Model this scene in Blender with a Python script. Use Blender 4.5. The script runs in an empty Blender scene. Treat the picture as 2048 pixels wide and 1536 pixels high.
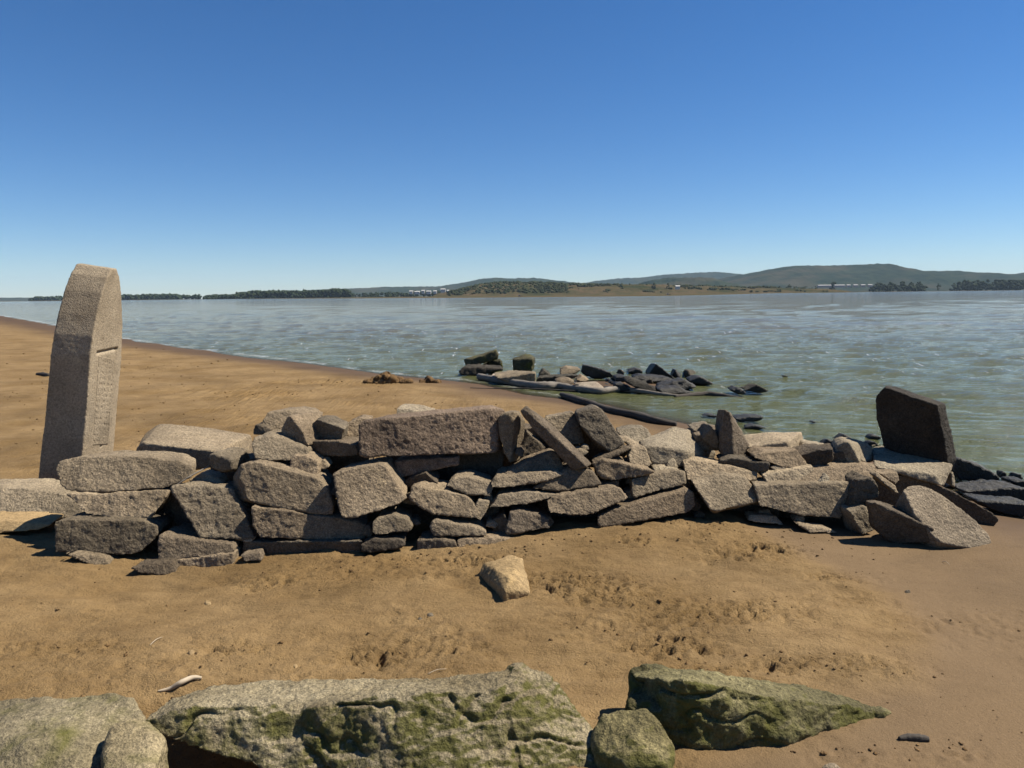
import bpy, bmesh, math, random
import numpy as np
from mathutils import Vector, Matrix

scene = bpy.context.scene
rad = math.radians

# ---------------------------------------------------------------- camera
F_PX = 1480.0                 # focal length in pixels of a 2048 wide frame
EYE = 1.65                    # metres above the water
PITCH, ROLL = rad(6.84), rad(0.63)
cam_d = bpy.data.cameras.new("camera")
cam = bpy.data.objects.new("camera", cam_d)
scene.collection.objects.link(cam)
cam_d.sensor_width = 36.0
cam_d.lens = 36.0 * F_PX / 2048.0
cam_d.clip_start = 0.05
cam_d.clip_end = 40000
cam_d.dof.use_dof = True
cam_d.dof.focus_distance = 5.2
cam_d.dof.aperture_fstop = 9.0
RM = Matrix.Rotation(math.pi / 2 - PITCH, 3, 'X') @ Matrix.Rotation(-ROLL, 3, 'Z')
cam.matrix_world = Matrix.Translation((0, 0, EYE)) @ RM.to_4x4()
scene.camera = cam

# ---------------------------------------------------------------- light and sky
SUN_EL, SUN_AZ = rad(52), rad(80)      # azimuth measured from the view direction towards the right
world = bpy.data.worlds.new("World")
scene.world = world
world.use_nodes = True
wn, wl = world.node_tree.nodes, world.node_tree.links
bg = wn["Background"]
sky = wn.new("ShaderNodeTexSky")
sky.sky_type = 'NISHITA'
sky.sun_disc = False
sky.sun_elevation = SUN_EL
sky.sun_rotation = SUN_AZ
sky.altitude = 1500
sky.air_density = 1.0
sky.dust_density = 0.0
sky.ozone_density = 6.0
hsv = wn.new("ShaderNodeHueSaturation")
hsv.inputs['Saturation'].default_value = 1.21
hsv.inputs['Hue'].default_value = 0.504
wl.new(sky.outputs[0], hsv.inputs['Color'])
wl.new(hsv.outputs[0], bg.inputs[0])
bg.inputs[1].default_value = 0.064
sd = bpy.data.lights.new("sun", 'SUN')
sd.energy = 5.0
sd.angle = rad(0.5)
sd.color = (1.0, 0.92, 0.79)
sun = bpy.data.objects.new("sun", sd)
scene.collection.objects.link(sun)
SUN = Vector((math.sin(SUN_AZ) * math.cos(SUN_EL), math.cos(SUN_AZ) * math.cos(SUN_EL), math.sin(SUN_EL)))
sun.rotation_euler = SUN.to_track_quat('Z', 'Y').to_euler()
sun.location = (20, 0, 30)

scene.view_settings.view_transform = 'Standard'
scene.view_settings.look = 'None'
scene.view_settings.exposure = 0.80
scene.view_settings.gamma = 1.0
scene.render.engine = 'CYCLES'
scene.cycles.use_denoising = True
scene.cycles.max_bounces = 6
scene.cycles.transparent_max_bounces = 8
scene.cycles.volume_bounces = 0
scene.cycles.caustics_reflective = False
scene.cycles.caustics_refractive = False

# ---------------------------------------------------------------- helpers
rng = np.random.default_rng(11)
random.seed(5)

def ray(px, py):
    v = RM @ Vector(((px - 1024) / F_PX, (768 - py) / F_PX, -1.0))
    return v

def P(px, py, d):
    """the point at world depth y = d that photo pixel (px, py) sees"""
    v = ray(px, py)
    k = d / v.y
    return Vector((v.x * k, d, EYE + v.z * k))

def on_z(px, py, z=0.0):
    v = ray(px, py)
    k = (z - EYE) / v.z
    return Vector((v.x * k, v.y * k, z))

_perm = np.random.default_rng(3).permutation(256)
_perm = np.concatenate([_perm, _perm, _perm])
_g3 = np.random.default_rng(4).normal(size=(256, 3))
_g3 /= np.linalg.norm(_g3, axis=1)[:, None]

def pn(p):
    """gradient noise, p (N,3) -> about -0.7..0.7"""
    p = np.asarray(p, dtype=np.float64)
    i = np.floor(p).astype(np.int64)
    f = p - i
    u = f * f * f * (f * (f * 6 - 15) + 10)
    i &= 255
    out = 0
    for dx in (0, 1):
        wx = u[:, 0] if dx else 1 - u[:, 0]
        for dy in (0, 1):
            wy = u[:, 1] if dy else 1 - u[:, 1]
            for dz in (0, 1):
                wz = u[:, 2] if dz else 1 - u[:, 2]
                h = _perm[_perm[_perm[i[:, 0] + dx] + i[:, 1] + dy] + i[:, 2] + dz]
                g = _g3[h]
                d = g[:, 0] * (f[:, 0] - dx) + g[:, 1] * (f[:, 1] - dy) + g[:, 2] * (f[:, 2] - dz)
                out = out + wx * wy * wz * d
    return out

def fbm(p, octaves=4, gain=0.5):
    a, s, out = 1.0, 1.0, 0
    for k in range(octaves):
        out = out + a * pn(p * s + 17.3 * k)
        a *= gain
        s *= 2.03
    return out

def sstep(a, b, x):
    t = np.clip((x - a) / (b - a), 0, 1)
    return t * t * (3 - 2 * t)

def link(name, me, mat=None, parent=None):
    o = bpy.data.objects.new(name, me)
    scene.collection.objects.link(o)
    if mat is not None:
        me.materials.append(mat)
    if parent is not None:
        o.parent = parent
    return o

def tag(o, label=None, cat=None, group=None, kind=None):
    if label: o["label"] = label
    if cat: o["category"] = cat
    if group: o["group"] = group
    if kind: o["kind"] = kind
    return o

def empty(name, loc, label, cat, group=None):
    o = bpy.data.objects.new(name, None)
    o.empty_display_size = 0.1
    scene.collection.objects.link(o)
    o.location = loc
    return tag(o, label, cat, group)

def grid_mesh(name, X, Y, Z, keep=None):
    """a mesh from 2-D arrays of equal shape"""
    n, m = X.shape
    co = np.stack([X, Y, Z], -1).reshape(-1, 3)
    idx = np.arange(n * m).reshape(n, m)
    q = np.stack([idx[:-1, :-1], idx[:-1, 1:], idx[1:, 1:], idx[1:, :-1]], -1).reshape(-1, 4)
    if keep is not None:
        q = q[keep[q].any(1)]
    me = bpy.data.meshes.new(name)
    me.vertices.add(len(co))
    me.vertices.foreach_set("co", co.astype(np.float32).ravel())
    me.loops.add(q.size)
    me.loops.foreach_set("vertex_index", q.astype(np.int32).ravel())
    me.polygons.add(len(q))
    me.polygons.foreach_set("loop_start", np.arange(0, q.size, 4, dtype=np.int32))
    me.polygons.foreach_set("loop_total", np.full(len(q), 4, dtype=np.int32))
    me.update(calc_edges=True)
    me.shade_smooth()
    return me

def tri_mesh(name, co, tri):
    me = bpy.data.meshes.new(name)
    me.vertices.add(len(co))
    me.vertices.foreach_set("co", np.asarray(co, dtype=np.float32).ravel())
    tri = np.asarray(tri, dtype=np.int32)
    me.loops.add(tri.size)
    me.loops.foreach_set("vertex_index", tri.ravel())
    me.polygons.add(len(tri))
    me.polygons.foreach_set("loop_start", np.arange(0, tri.size, 3, dtype=np.int32))
    me.polygons.foreach_set("loop_total", np.full(len(tri), 3, dtype=np.int32))
    me.update(calc_edges=True)
    return me

def add_attr(me, name, val):
    a = me.attributes.new(name, 'FLOAT', 'POINT')
    a.data.foreach_set("value", np.asarray(val, dtype=np.float32).ravel())

# ---------------------------------------------------------------- materials
ALB = 0.72      # one factor under every painted, stony and sandy colour below

class NT:
    """small wrapper that keeps node building short"""
    def __init__(self, name):
        self.m = bpy.data.materials.new(name)
        self.m.use_nodes = True
        self.t = self.m.node_tree
        self.t.nodes.clear()
        self.out = self.n("ShaderNodeOutputMaterial")
    def n(self, typ, **kw):
        x = self.t.nodes.new(typ)
        for k, v in kw.items():
            setattr(x, k, v)
        return x
    def put(self, sock, v):
        if isinstance(v, bpy.types.NodeSocket):
            self.t.links.new(v, sock)
        else:
            sock.default_value = v
    def noise(self, vec, scale, detail=4, rough=0.55, dist=0.0, out='Fac'):
        x = self.n("ShaderNodeTexNoise")
        self.put(x.inputs['Vector'], vec)
        x.inputs['Scale'].default_value = scale
        x.inputs['Detail'].default_value = detail
        x.inputs['Roughness'].default_value = rough
        x.inputs['Distortion'].default_value = dist
        return x.outputs[out]
    def voro(self, vec, scale, feature='F1', out='Distance'):
        x = self.n("ShaderNodeTexVoronoi", feature=feature)
        self.put(x.inputs['Vector'], vec)
        x.inputs['Scale'].default_value = scale
        return x.outputs[out]
    def ramp(self, fac, stops):
        x = self.n("ShaderNodeValToRGB")
        self.put(x.inputs[0], fac)
        e = x.color_ramp.elements
        while len(e) < len(stops):
            e.new(0.5)
        for k, (p, c) in enumerate(stops):
            e[k].position = p
            e[k].color = (c, c, c, 1) if not hasattr(c, '__len__') else (*c, 1)
        return x.outputs[0]
    def mix(self, fac, a, b, mode='MIX'):
        x = self.n("ShaderNodeMix", data_type='RGBA', blend_type=mode)
        self.put(x.inputs[0], fac)
        for s, v in ((x.inputs[6], a), (x.inputs[7], b)):
            self.put(s, (*v, 1) if isinstance(v, tuple) and len(v) == 3 else v)
        return x.outputs[2]
    def math(self, op, a, b=0.0, c=0.0, clamp=False):
        x = self.n("ShaderNodeMath", operation=op, use_clamp=clamp)
        self.put(x.inputs[0], a); self.put(x.inputs[1], b); self.put(x.inputs[2], c)
        return x.outputs[0]
    def vmul(self, vec, xyz):
        x = self.n("ShaderNodeVectorMath", operation='MULTIPLY')
        self.put(x.inputs[0], vec); x.inputs[1].default_value = xyz
        return x.outputs[0]
    def objvec(self, shuffle=True):
        tc = self.n("ShaderNodeTexCoord").outputs['Object']
        if not shuffle:
            return tc
        oi = self.n("ShaderNodeObjectInfo").outputs['Random']
        k = self.math('MULTIPLY', oi, 57.0)
        a = self.n("ShaderNodeVectorMath", operation='ADD')
        self.put(a.inputs[0], tc); self.put(a.inputs[1], k)
        return a.outputs[0]
    def attr(self, name):
        return self.n("ShaderNodeAttribute", attribute_name=name).outputs['Fac']
    def bump(self, h, strength, dist, prev=None):
        b = self.n("ShaderNodeBump")
        b.inputs['Strength'].default_value = strength
        b.inputs['Distance'].default_value = dist
        self.put(b.inputs['Height'], h)
        if prev is not None:
            self.put(b.inputs['Normal'], prev)
        return b.outputs[0]
    def pbr(self, col, rough, nrm=None, **kw):
        p = self.n("ShaderNodeBsdfPrincipled")
        self.put(p.inputs['Base Color'], self.mix(1.0, col, (ALB, ALB, ALB), 'MULTIPLY'))
        self.put(p.inputs['Roughness'], rough)
        if nrm is not None:
            self.put(p.inputs['Normal'], nrm)
        for k, v in kw.items():
            self.put(p.inputs[k], v)
        return p.outputs[0]
    def done(self, sh):
        self.t.links.new(sh, self.out.inputs['Surface'])
        return self.m

def stone_mat(name, ca, cb, speck=0.65, bump=1.0, tint=None, moss=0.0, face=0.0, wet=False, grain=1.0):
    """granular dressed stone: slow patches, mineral speckle, pecked relief"""
    t = NT(name)
    v = t.objvec()
    patch = t.ramp(t.noise(v, 3.2, 5, 0.6), [(0.33, 0.0), (0.68, 1.0)])
    col = t.mix(patch, ca, cb)
    rnd = t.n("ShaderNodeObjectInfo").outputs['Random']
    col = t.mix(1.0, col, t.ramp(rnd, [(0.0, (0.74, 0.72, 0.70)), (0.25, (1.07, 1.0, 0.89)), (0.5, (0.92, 0.93, 0.90)), (0.75, (1.02, 1.0, 0.92)), (1.0, (1.28, 1.21, 1.10))]), 'MULTIPLY')
    col = t.mix(0.8, col, t.ramp(t.noise(v, 1.3, 4, 0.55, 0.4), [(0.34, 0.62), (0.5, 1.0), (0.66, 1.22)]), 'MULTIPLY')
    if tint:
        col = t.mix(t.ramp(t.noise(v, 1.7, 3), [(0.42, 0.0), (0.62, 0.8)]), col, tint)
    fine = t.noise(v, 125 * grain, 3, 0.75)
    col = t.mix(speck, col, t.ramp(fine, [(0.32, 0.30), (0.50, 1.0), (0.66, 1.75)]), 'MULTIPLY')
    mid = t.noise(v, 38 * grain, 5, 0.7)
    col = t.mix(0.7, col, t.ramp(mid, [(0.32, 0.45), (0.5, 1.0), (0.70, 1.35)]), 'MULTIPLY')
    # pale lichen blotches and thin dark dirt stains
    col = t.mix(t.ramp(t.noise(v, 4.6, 6, 0.75, 0.3), [(0.60, 0.0), (0.68, 0.5)]), col, t.mix(1.0, col, (1.55, 1.55, 1.45), 'MULTIPLY'))
    col = t.mix(t.ramp(t.noise(v, 7, 6, 0.7, 0.6), [(0.58, 0.0), (0.72, 0.55)]), col, t.mix(1.0, col, (0.45, 0.42, 0.38), 'MULTIPLY'))
    if moss:
        mk = t.noise(v, 5.0, 6, 0.68, 0.4)
        mcol = t.mix(t.noise(v, 30, 3), (0.036, 0.040, 0.006), (0.180, 0.172, 0.026))
        lo = 0.62 - 0.32 * moss
        if face:      # moss keeps to the steep sides and leaves the tops bare
            nz = t.n('ShaderNodeSeparateXYZ'); t.put(nz.inputs[0], t.n('ShaderNodeNewGeometry').outputs['Normal'])
            mk = t.math('SUBTRACT', mk, t.math('MULTIPLY', t.ramp(nz.outputs[2], [(0.70, 0.0), (0.97, 1.0)]), face))
        col = t.mix(t.ramp(mk, [(lo, 0.0), (lo + 0.22, 0.85)]), col, mcol)
    h = t.math('ADD', t.math('MULTIPLY', mid, 1.4), t.math('MULTIPLY', fine, 0.55))
    h = t.math('ADD', h, t.math('MULTIPLY', t.voro(v, 60 * grain), 0.45))
    n = t.bump(h, 0.75 * bump, 0.014)
    r = t.ramp(mid, [(0.3, 0.38), (0.7, 0.7)]) if wet else 0.88
    return t.done(t.pbr(col, r, n, **({'Specular IOR Level': 0.3} if wet else {'Specular IOR Level': 0.25})))

M = {}
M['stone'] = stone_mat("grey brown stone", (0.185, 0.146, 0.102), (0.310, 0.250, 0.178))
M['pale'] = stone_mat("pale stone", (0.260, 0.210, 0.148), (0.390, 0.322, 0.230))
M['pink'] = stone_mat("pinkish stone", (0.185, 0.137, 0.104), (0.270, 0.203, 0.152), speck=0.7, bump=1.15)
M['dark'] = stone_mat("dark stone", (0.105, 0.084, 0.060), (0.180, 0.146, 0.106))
M['head'] = stone_mat("headstone stone", (0.325, 0.258, 0.182), (0.430, 0.350, 0.255), speck=0.5, bump=0.55, grain=1.7)
M['mossy'] = stone_mat("mossy pale stone", (0.215, 0.170, 0.098), (0.440, 0.370, 0.245), bump=1.3, moss=0.95, face=0.30)
M['lichen'] = stone_mat("pale stone with thin moss", (0.215, 0.178, 0.108), (0.370, 0.312, 0.205), bump=1.0, moss=0.32)
M['moss'] = stone_mat("moss covered stone", (0.090, 0.080, 0.034), (0.300, 0.265, 0.140), bump=1.3, moss=0.86, face=0.30)
M['wetrock'] = stone_mat("wet dark rock", (0.020, 0.020, 0.018), (0.055, 0.052, 0.044), bump=1.0, wet=True)
M['damp'] = stone_mat("damp dark stone", (0.042, 0.038, 0.030), (0.092, 0.082, 0.064), bump=1.0)
M['slab'] = stone_mat("shade darkened slab", (0.024, 0.021, 0.018), (0.052, 0.045, 0.036), bump=1.2)  # shade on the slab's sunless face is painted in as a darker base colour
M['algae'] = stone_mat("algae covered block", (0.050, 0.048, 0.028), (0.110, 0.102, 0.062), moss=0.45)
M['tan'] = stone_mat("tan stone", (0.300, 0.215, 0.112), (0.390, 0.285, 0.155), speck=0.35, bump=0.6)
M['marble'] = stone_mat("pale broken slab", (0.420, 0.340, 0.260), (0.560, 0.470, 0.370), speck=0.3, bump=0.7)

def wood_mat(name, ca, cb, bump=0.6):
    t = NT(name)
    v = t.objvec()
    g = t.noise(t.vmul(v, (3.0, 3.0, 22.0)), 3.0, 5, 0.6, 0.5)
    col = t.mix(t.ramp(g, [(0.3, 0.0), (0.7, 1.0)]), ca, cb)
    return t.done(t.pbr(col, 0.85, t.bump(g, bump, 0.01)))
M['drift'] = wood_mat("weathered driftwood", (0.130, 0.112, 0.090), (0.300, 0.262, 0.212))
M['darkwood'] = wood_mat("dark wet wood", (0.028, 0.022, 0.016), (0.070, 0.055, 0.040))
M['palewood'] = wood_mat("bleached stick", (0.420, 0.330, 0.220), (0.600, 0.500, 0.360), 0.2)
M['leaf'] = None
# ---------------------------------------------------------------- the shore line and the ground
SHORE = [on_z(x, y).xy for x, y in
         [(0, 632), (110, 652), (250, 681), (400, 702), (600, 727), (750, 748), (900, 762), (960, 769), (1050, 790),
          (1150, 800), (1220, 810), (1290, 832), (1400, 856), (1480, 874), (1600, 890), (1720, 905), (1800, 935),
          (1880, 958), (1920, 990), (1990, 1012), (2048, 1030)]]
SHORE = [Vector((-1400, 1500)), Vector((-420, 420)), Vector((-130, 168))] + SHORE + \
        [Vector((4.9, 4.75)), Vector((7.5, 3.4)), Vector((14, 0)), Vector((40, -12)), Vector((120, -60))]
_SA = np.array([tuple(v) for v in SHORE])
_POLY = np.concatenate([_SA, np.array([(120, -400), (-3000, -400), (-3000, 1500)])])

def shore_dist(x, y):
    """signed distance to the shore line, positive on land"""
    best = np.full(x.shape, 1e12)
    for a, b in zip(_SA[:-1], _SA[1:]):
        d = b - a
        L = d @ d
        t = np.clip(((x - a[0]) * d[0] + (y - a[1]) * d[1]) / L, 0, 1)
        q = (x - a[0] - t * d[0]) ** 2 + (y - a[1] - t * d[1]) ** 2
        best = np.minimum(best, q)
    ins = np.zeros(x.shape, bool)
    n = len(_POLY)
    for k in range(n):
        x1, y1 = _POLY[k]; x2, y2 = _POLY[(k + 1) % n]
        c = (y1 > y) != (y2 > y)
        with np.errstate(divide='ignore', invalid='ignore'):
            xi = (x2 - x1) * (y - y1) / (y2 - y1 + 1e-30) + x1
        ins ^= c & (x < xi)
    return np.where(ins, 1, -1) * np.sqrt(best)

# foot of the wall: photo column, photo row, depth
FOOT = [(-300, 1110, 4.12), (110, 1122, 4.20), (300, 1140, 4.18), (480, 1136, 4.20), (800, 1108, 4.30), (1150, 1062, 4.55), (1400, 1037, 4.75), (1520, 1046, 4.78), (1700, 1066, 4.66), (1900, 1096, 4.42), (2040, 1090, 4.40)]
_fp = [P(*q) for q in FOOT]
WALL_X, WALL_D, WALL_Z = [q.x for q in _fp], [q.y for q in _fp], [max(q.z, 0.035) for q in _fp]

RUB = on_z(1215, 772)
HOL = on_z(400, 1500, 0.10)

def ground0(x, y):
    """the smooth ground"""
    s = shore_dist(x, y)
    wob = s + 0.35 * pn(np.stack([x * 0.35, y * 0.35, x * 0 + 3], -1)) * np.clip(np.abs(y) / 14, 0.15, 2)
    z = np.where(wob > 0, 0.135 * (1 - np.exp(-np.maximum(wob, 0) / 1.5)), np.maximum(0.05 * wob, -3.0))
    # sand banked against the foot of the wall: higher in the middle, lower towards the water
    base_line = np.interp(x, WALL_X, WALL_D)
    fall = np.exp(-((y - base_line) / np.where(y < base_line, 0.75, 1.1)) ** 2)
    z = z + (np.interp(x, WALL_X, WALL_Z) - z) * fall * sstep(-5.0, -3.4, x) * (1 - sstep(2.9, 3.3, x))
    # sand packed inside the heap of stones
    z = z + 0.16 * sstep(-2.4, -1.6, x) * (1 - sstep(1.4, 2.0, x)) * sstep(0.40, 0.65, y - base_line) * (1 - sstep(0.8, 1.3, y - base_line))
    # silt washed in between the stones at the water's edge
    z = np.maximum(z, 0.60 * np.exp(-(((x - RUB.x) / 2.0) ** 2 + ((y - RUB.y) / 1.5) ** 2) ** 2) - 0.565)
    # scoured hollow under the overhang of the huge foreground rock
    z = z - 0.24 * np.exp(-(((x - HOL.x) / 0.42) ** 2 + ((y - HOL.y) / 0.30) ** 2) ** 1.5)
    return z, s

def gz(x, y):
    z, _ = ground0(np.array([float(x)]), np.array([float(y)]))
    return float(z[0])

def G(px, py):
    """where photo pixel (px, py) meets the ground"""
    z = 0.12
    for _ in range(6):
        p = on_z(px, py, z)
        z = gz(p.x, p.y)
    return on_z(px, py, z)

# trampled and scraped patches of sand: photo position, half size in metres, strength
CHURN = [(465, 1298, .16, .07, 1.0), (735, 1310, .15, .06, 1.0), (1265, 1085, .16, .08, .8), (1340, 1292, .22, .09, 1.2),
         (1570, 1095, .20, .09, 1.2), (1480, 1110, .22, .10, .7), (1700, 1150, .25, .08, .9), (1690, 1505, .14, .05, .8),
         (1890, 1500, .16, .06, .8), (1180, 1170, .35, .16, .6), (1480, 1225, .40, .14, .5), (1100, 1160, .18, .10, .8),
         (950, 1115, .30, .10, .9), (1560, 1320, .16, .07, .8), (540, 1165, .22, .08, .5), (290, 738, 1.3, .9, 1.8),
         (1250, 1250, .35, .12, .5), (1760, 1330, .3, .1, .5), (860, 1290, .3, .1, .35), (500, 790, .9, .5, .9),
         (390, 780, 1.0, .5, .9), (650, 765, .9, .4, .8), (1930, 1240, .4, .15, .4), (120, 1300, .35, .15, .5),
         (1400, 1340, .2, .07, .8), (1200, 1190, .25, .1, .6)]
CH = [(G(a, b), rx, ry, s) for a, b, rx, ry, s in CHURN]

_DL = np.array([tuple(G(a, b).xy) for a, b in [(1500, 1044), (1565, 1085), (1640, 1118), (1765, 1180), (1840, 1262), (1790, 1350), (1640, 1420), (1480, 1490), (1300, 1580)]])
_DPOLY = np.concatenate([_DL, np.array([(1.0, 0.5), (9, 0.5), (9, 5.2), (3.2, 5.6), (1.6, 5.2)])])
def dampness(x, y):
    """1 on the smooth damp sand at the right, 0 on the dry trampled sand"""
    best = np.full(x.shape, 1e9)
    for p, q in zip(_DL[:-1], _DL[1:]):
        d = q - p
        t = np.clip(((x - p[0]) * d[0] + (y - p[1]) * d[1]) / (d @ d), 0, 1)
        best = np.minimum(best, (x - p[0] - t * d[0]) ** 2 + (y - p[1] - t * d[1]) ** 2)
    ins = np.zeros(x.shape, bool)
    n = len(_DPOLY)
    for k in range(n):
        (x1, y1), (x2, y2) = _DPOLY[k], _DPOLY[(k + 1) % n]
        c = (y1 > y) != (y2 > y)
        ins ^= c & (x < (x2 - x1) * (y - y1) / (y2 - y1 + 1e-30) + x1)
    s = np.where(ins, 1, -1) * np.sqrt(best) + 0.10 * fbm(np.stack([x * 3, y * 4, x * 0 + 8], -1), 3)
    return sstep(-0.16, 0.16, s)

def axis(lo, hi, step, far_lo, far_hi, grow, cap=None):
    a = list(np.arange(lo, hi + 1e-9, step))
    s = step
    while a[-1] < far_hi:
        s *= grow
        a.append(a[-1] + s)
    s = step
    while a[0] > far_lo:
        s *= grow
        a.insert(0, a[0] - s)
    return np.array(a)

gx = axis(-4.4, 3.8, 0.0135, -9000, 9000, 1.06)
gy = axis(1.4, 5.6, 0.0125, -300, 9000, 1.030)
X, Y = np.meshgrid(gx, gy)
sh = X.shape
x, y = X.ravel(), Y.ravel()
z, s_shore = ground0(x, y)
near = (np.abs(x) < 60) & (y > -5) & (y < 90)
xn, yn = x[near], y[near]
o3 = np.stack([xn, yn, xn * 0], -1)
dry = sstep(0.35, 2.2, s_shore[near] - 0.55 * np.maximum(0, xn - 1.2))
rel = 0.042 * fbm(o3 * (0.9, 1.6, 1), 3) + 0.024 * fbm(o3 * (4.0, 7.0, 1) + 9, 3)
rel = rel * (0.25 + 0.75 * dry)
rip = 0.0115 * fbm(o3 * (11, 20, 1) + 31, 4, 0.62) - 0.0130 * sstep(0.16, 0.0, np.abs(fbm(o3 * (9, 17, 1) + 77, 2))) * sstep(0.0, 0.3, pn(o3 * 3.3 + 2)) + 0.004 * pn(o3 * (38, 44, 1))
lumpy = sstep(0.0, 0.35, fbm(o3 * (1.1, 1.6, 1) + 71, 3))
patchy = 0.35 + 0.65 * sstep(-0.1, 0.25, fbm(o3 * 1.5 + 50, 2))
rel = rel + rip * patchy * (0.15 + 0.85 * dry)
rid = 1 - 2.2 * np.abs(fbm(o3 * (13, 19, 1) + 5, 4, 0.62))
rel = rel + dry * 0.017 * lumpy * (rid - 0.55)
for p, rx, ry, st in CH:
    m = np.exp(-(((xn - p.x) / rx) ** 2 + ((yn - p.y) / ry) ** 2) ** 1.5)
    k = m > 0.01
    rel[k] += st * m[k] * (0.058 * (rid[k] - 0.45) - 0.016)
dm = dampness(xn, yn)
rel = rel * (1 - 0.70 * dm) - 0.022 * dm * (1 - np.clip(sstep(0, .8, xn - 2.0), 0, 1)) 
rel *= sstep(-0.1, 0.6, s_shore[near])
z[near] += rel
me = grid_mesh("sand_beach", X, Y, z.reshape(sh))
wetness = 1 - sstep(0.15, 1.5, s_shore - 0.05 * np.clip(y - 12, 0, 60) + 0.25 * pn(np.stack([x * .8, y * .8, x * 0], -1)))
damp = dampness(x, y)
add_attr(me, "wet", wetness)
add_attr(me, "damp", damp)

t = NT("beach sand")
v = t.objvec(False)
c = t.mix(t.ramp(t.noise(v, 1.1, 5, 0.6), [(0.38, 0.0), (0.60, 1.0)]), (0.248, 0.158, 0.066), (0.335, 0.224, 0.105))
c = t.mix(t.ramp(t.noise(t.vmul(v, (1, 2.2, 1)), 4.5, 5, 0.65), [(0.40, 0.0), (0.75, 0.55)]), c, (0.170, 0.102, 0.042))
c = t.mix(t.attr("damp"), c, t.mix(t.noise(v, 2.5, 4), (0.190, 0.126, 0.066), (0.228, 0.155, 0.086)))
c = t.mix(t.math('MULTIPLY', t.attr("wet"), 0.9), c, (0.105, 0.064, 0.034))
gr = t.noise(v, 230, 2, 0.8)
c = t.mix(0.5, c, t.ramp(gr, [(0.28, 0.45), (0.5, 1.0), (0.75, 1.5)]), 'MULTIPLY')
c = t.mix(t.ramp(t.noise(v, 48, 3, 0.6), [(0.66, 0.0), (0.74, 0.6)]), c, (0.06, 0.038, 0.020))
c = t.mix(0.6, c, t.ramp(t.noise(t.vmul(v, (1.0, 1.3, 1)), 0.75, 6, 0.68, 0.5), [(0.33, 0.62), (0.52, 1.0), (0.68, 1.12)]), 'MULTIPLY')
h = t.math('ADD', t.math('MULTIPLY', t.noise(v, 60, 4, 0.7), 1.0), t.math('MULTIPLY', gr, 0.35))
bs = t.math('SUBTRACT', 1.0, t.math('MULTIPLY', t.math('MAXIMUM', t.attr("wet"), t.math('MULTIPLY', t.attr("damp"), 0.55)), 0.85))
b = t.n("ShaderNodeBump"); b.inputs['Distance'].default_value = 0.020
t.put(b.inputs['Strength'], t.math('MULTIPLY', bs, 0.8)); t.put(b.inputs['Height'], h)
ro = t.math('SUBTRACT', 0.95, t.math('MULTIPLY', t.attr("wet"), 0.25))
M['sand'] = t.done(t.pbr(c, ro, b.outputs[0], **{'Specular IOR Level': 0.16}))
beach = link("sand_beach", me, M['sand'])
ZG = Z = z.reshape(sh).copy()

def gz(x, y):
    """height of the finished, trampled sand"""
    i = int(np.clip(np.searchsorted(gx, x) - 1, 0, len(gx) - 2)); j = int(np.clip(np.searchsorted(gy, y) - 1, 0, len(gy) - 2))
    u, v = (x - gx[i]) / (gx[i + 1] - gx[i]), (y - gy[j]) / (gy[j + 1] - gy[j])
    return float((ZG[j, i] * (1 - u) + ZG[j, i + 1] * u) * (1 - v) + (ZG[j + 1, i] * (1 - u) + ZG[j + 1, i + 1] * u) * v)
tag(beach, kind="structure")
del X, Y, x, y, z

# ---------------------------------------------------------------- water
tn = np.concatenate([np.linspace(-9, -1.6, 60)[:-1], np.linspace(-1.6, 1.6, 900), np.linspace(1.6, 9, 60)[1:]])
ys = [2.0]
while ys[-1] < 16000:
    ys.append(ys[-1] + max(0.028, ys[-1] ** 2 * 0.00036))
ys = np.array(ys)
T, YY = np.meshgrid(tn, ys)
XX = T * (YY + 1.5)
x, y = XX.ravel(), YY.ravel()
sd_ = shore_dist(x, y)
off = np.maximum(-sd_, 0)
step = np.maximum(0.028, y ** 2 * 0.00036)
z = np.zeros_like(x)
# short crested wind waves running obliquely towards the beach
for wl_, amp, seed in ((24, .07, 1), (11, .08, 2), (5.2, .085, 3), (2.6, .070, 4), (1.25, .046, 5), (0.6, .026, 6), (0.28, .012, 7)):
    fade = sstep(0.25, 0.6, wl_ / (step * 2.4)) * sstep(0.0, 1.0, off / (wl_ * 0.8 + 0.3)) * (0.75 + 0.25 * sstep(3, 30, off))
    k = fade > 0.001
    a = 0.22 + 0.5 * math.sin(seed * 2.4)
    u = (x[k] * math.cos(a) + y[k] * math.sin(a)) / (wl_ * 2.2)
    w = (-x[k] * math.sin(a) + y[k] * math.cos(a)) / wl_
    so = np.full(k.sum(), seed * 7.7)
    ph = w + 0.9 * pn(np.stack([u * .55, w * .35, so], -1)) + 0.35 * pn(np.stack([u * 1.5, w * .9, so + 3], -1))
    env = 0.25 + 1.5 * sstep(-.25, .4, pn(np.stack([u * .8, w * .45, so + 6], -1)))
    z[k] += 0.33 * amp * fade[k] * env * (2 * np.exp(1.1 * (np.cos(2 * np.pi * ph) - 1)) - 0.9)
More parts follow.
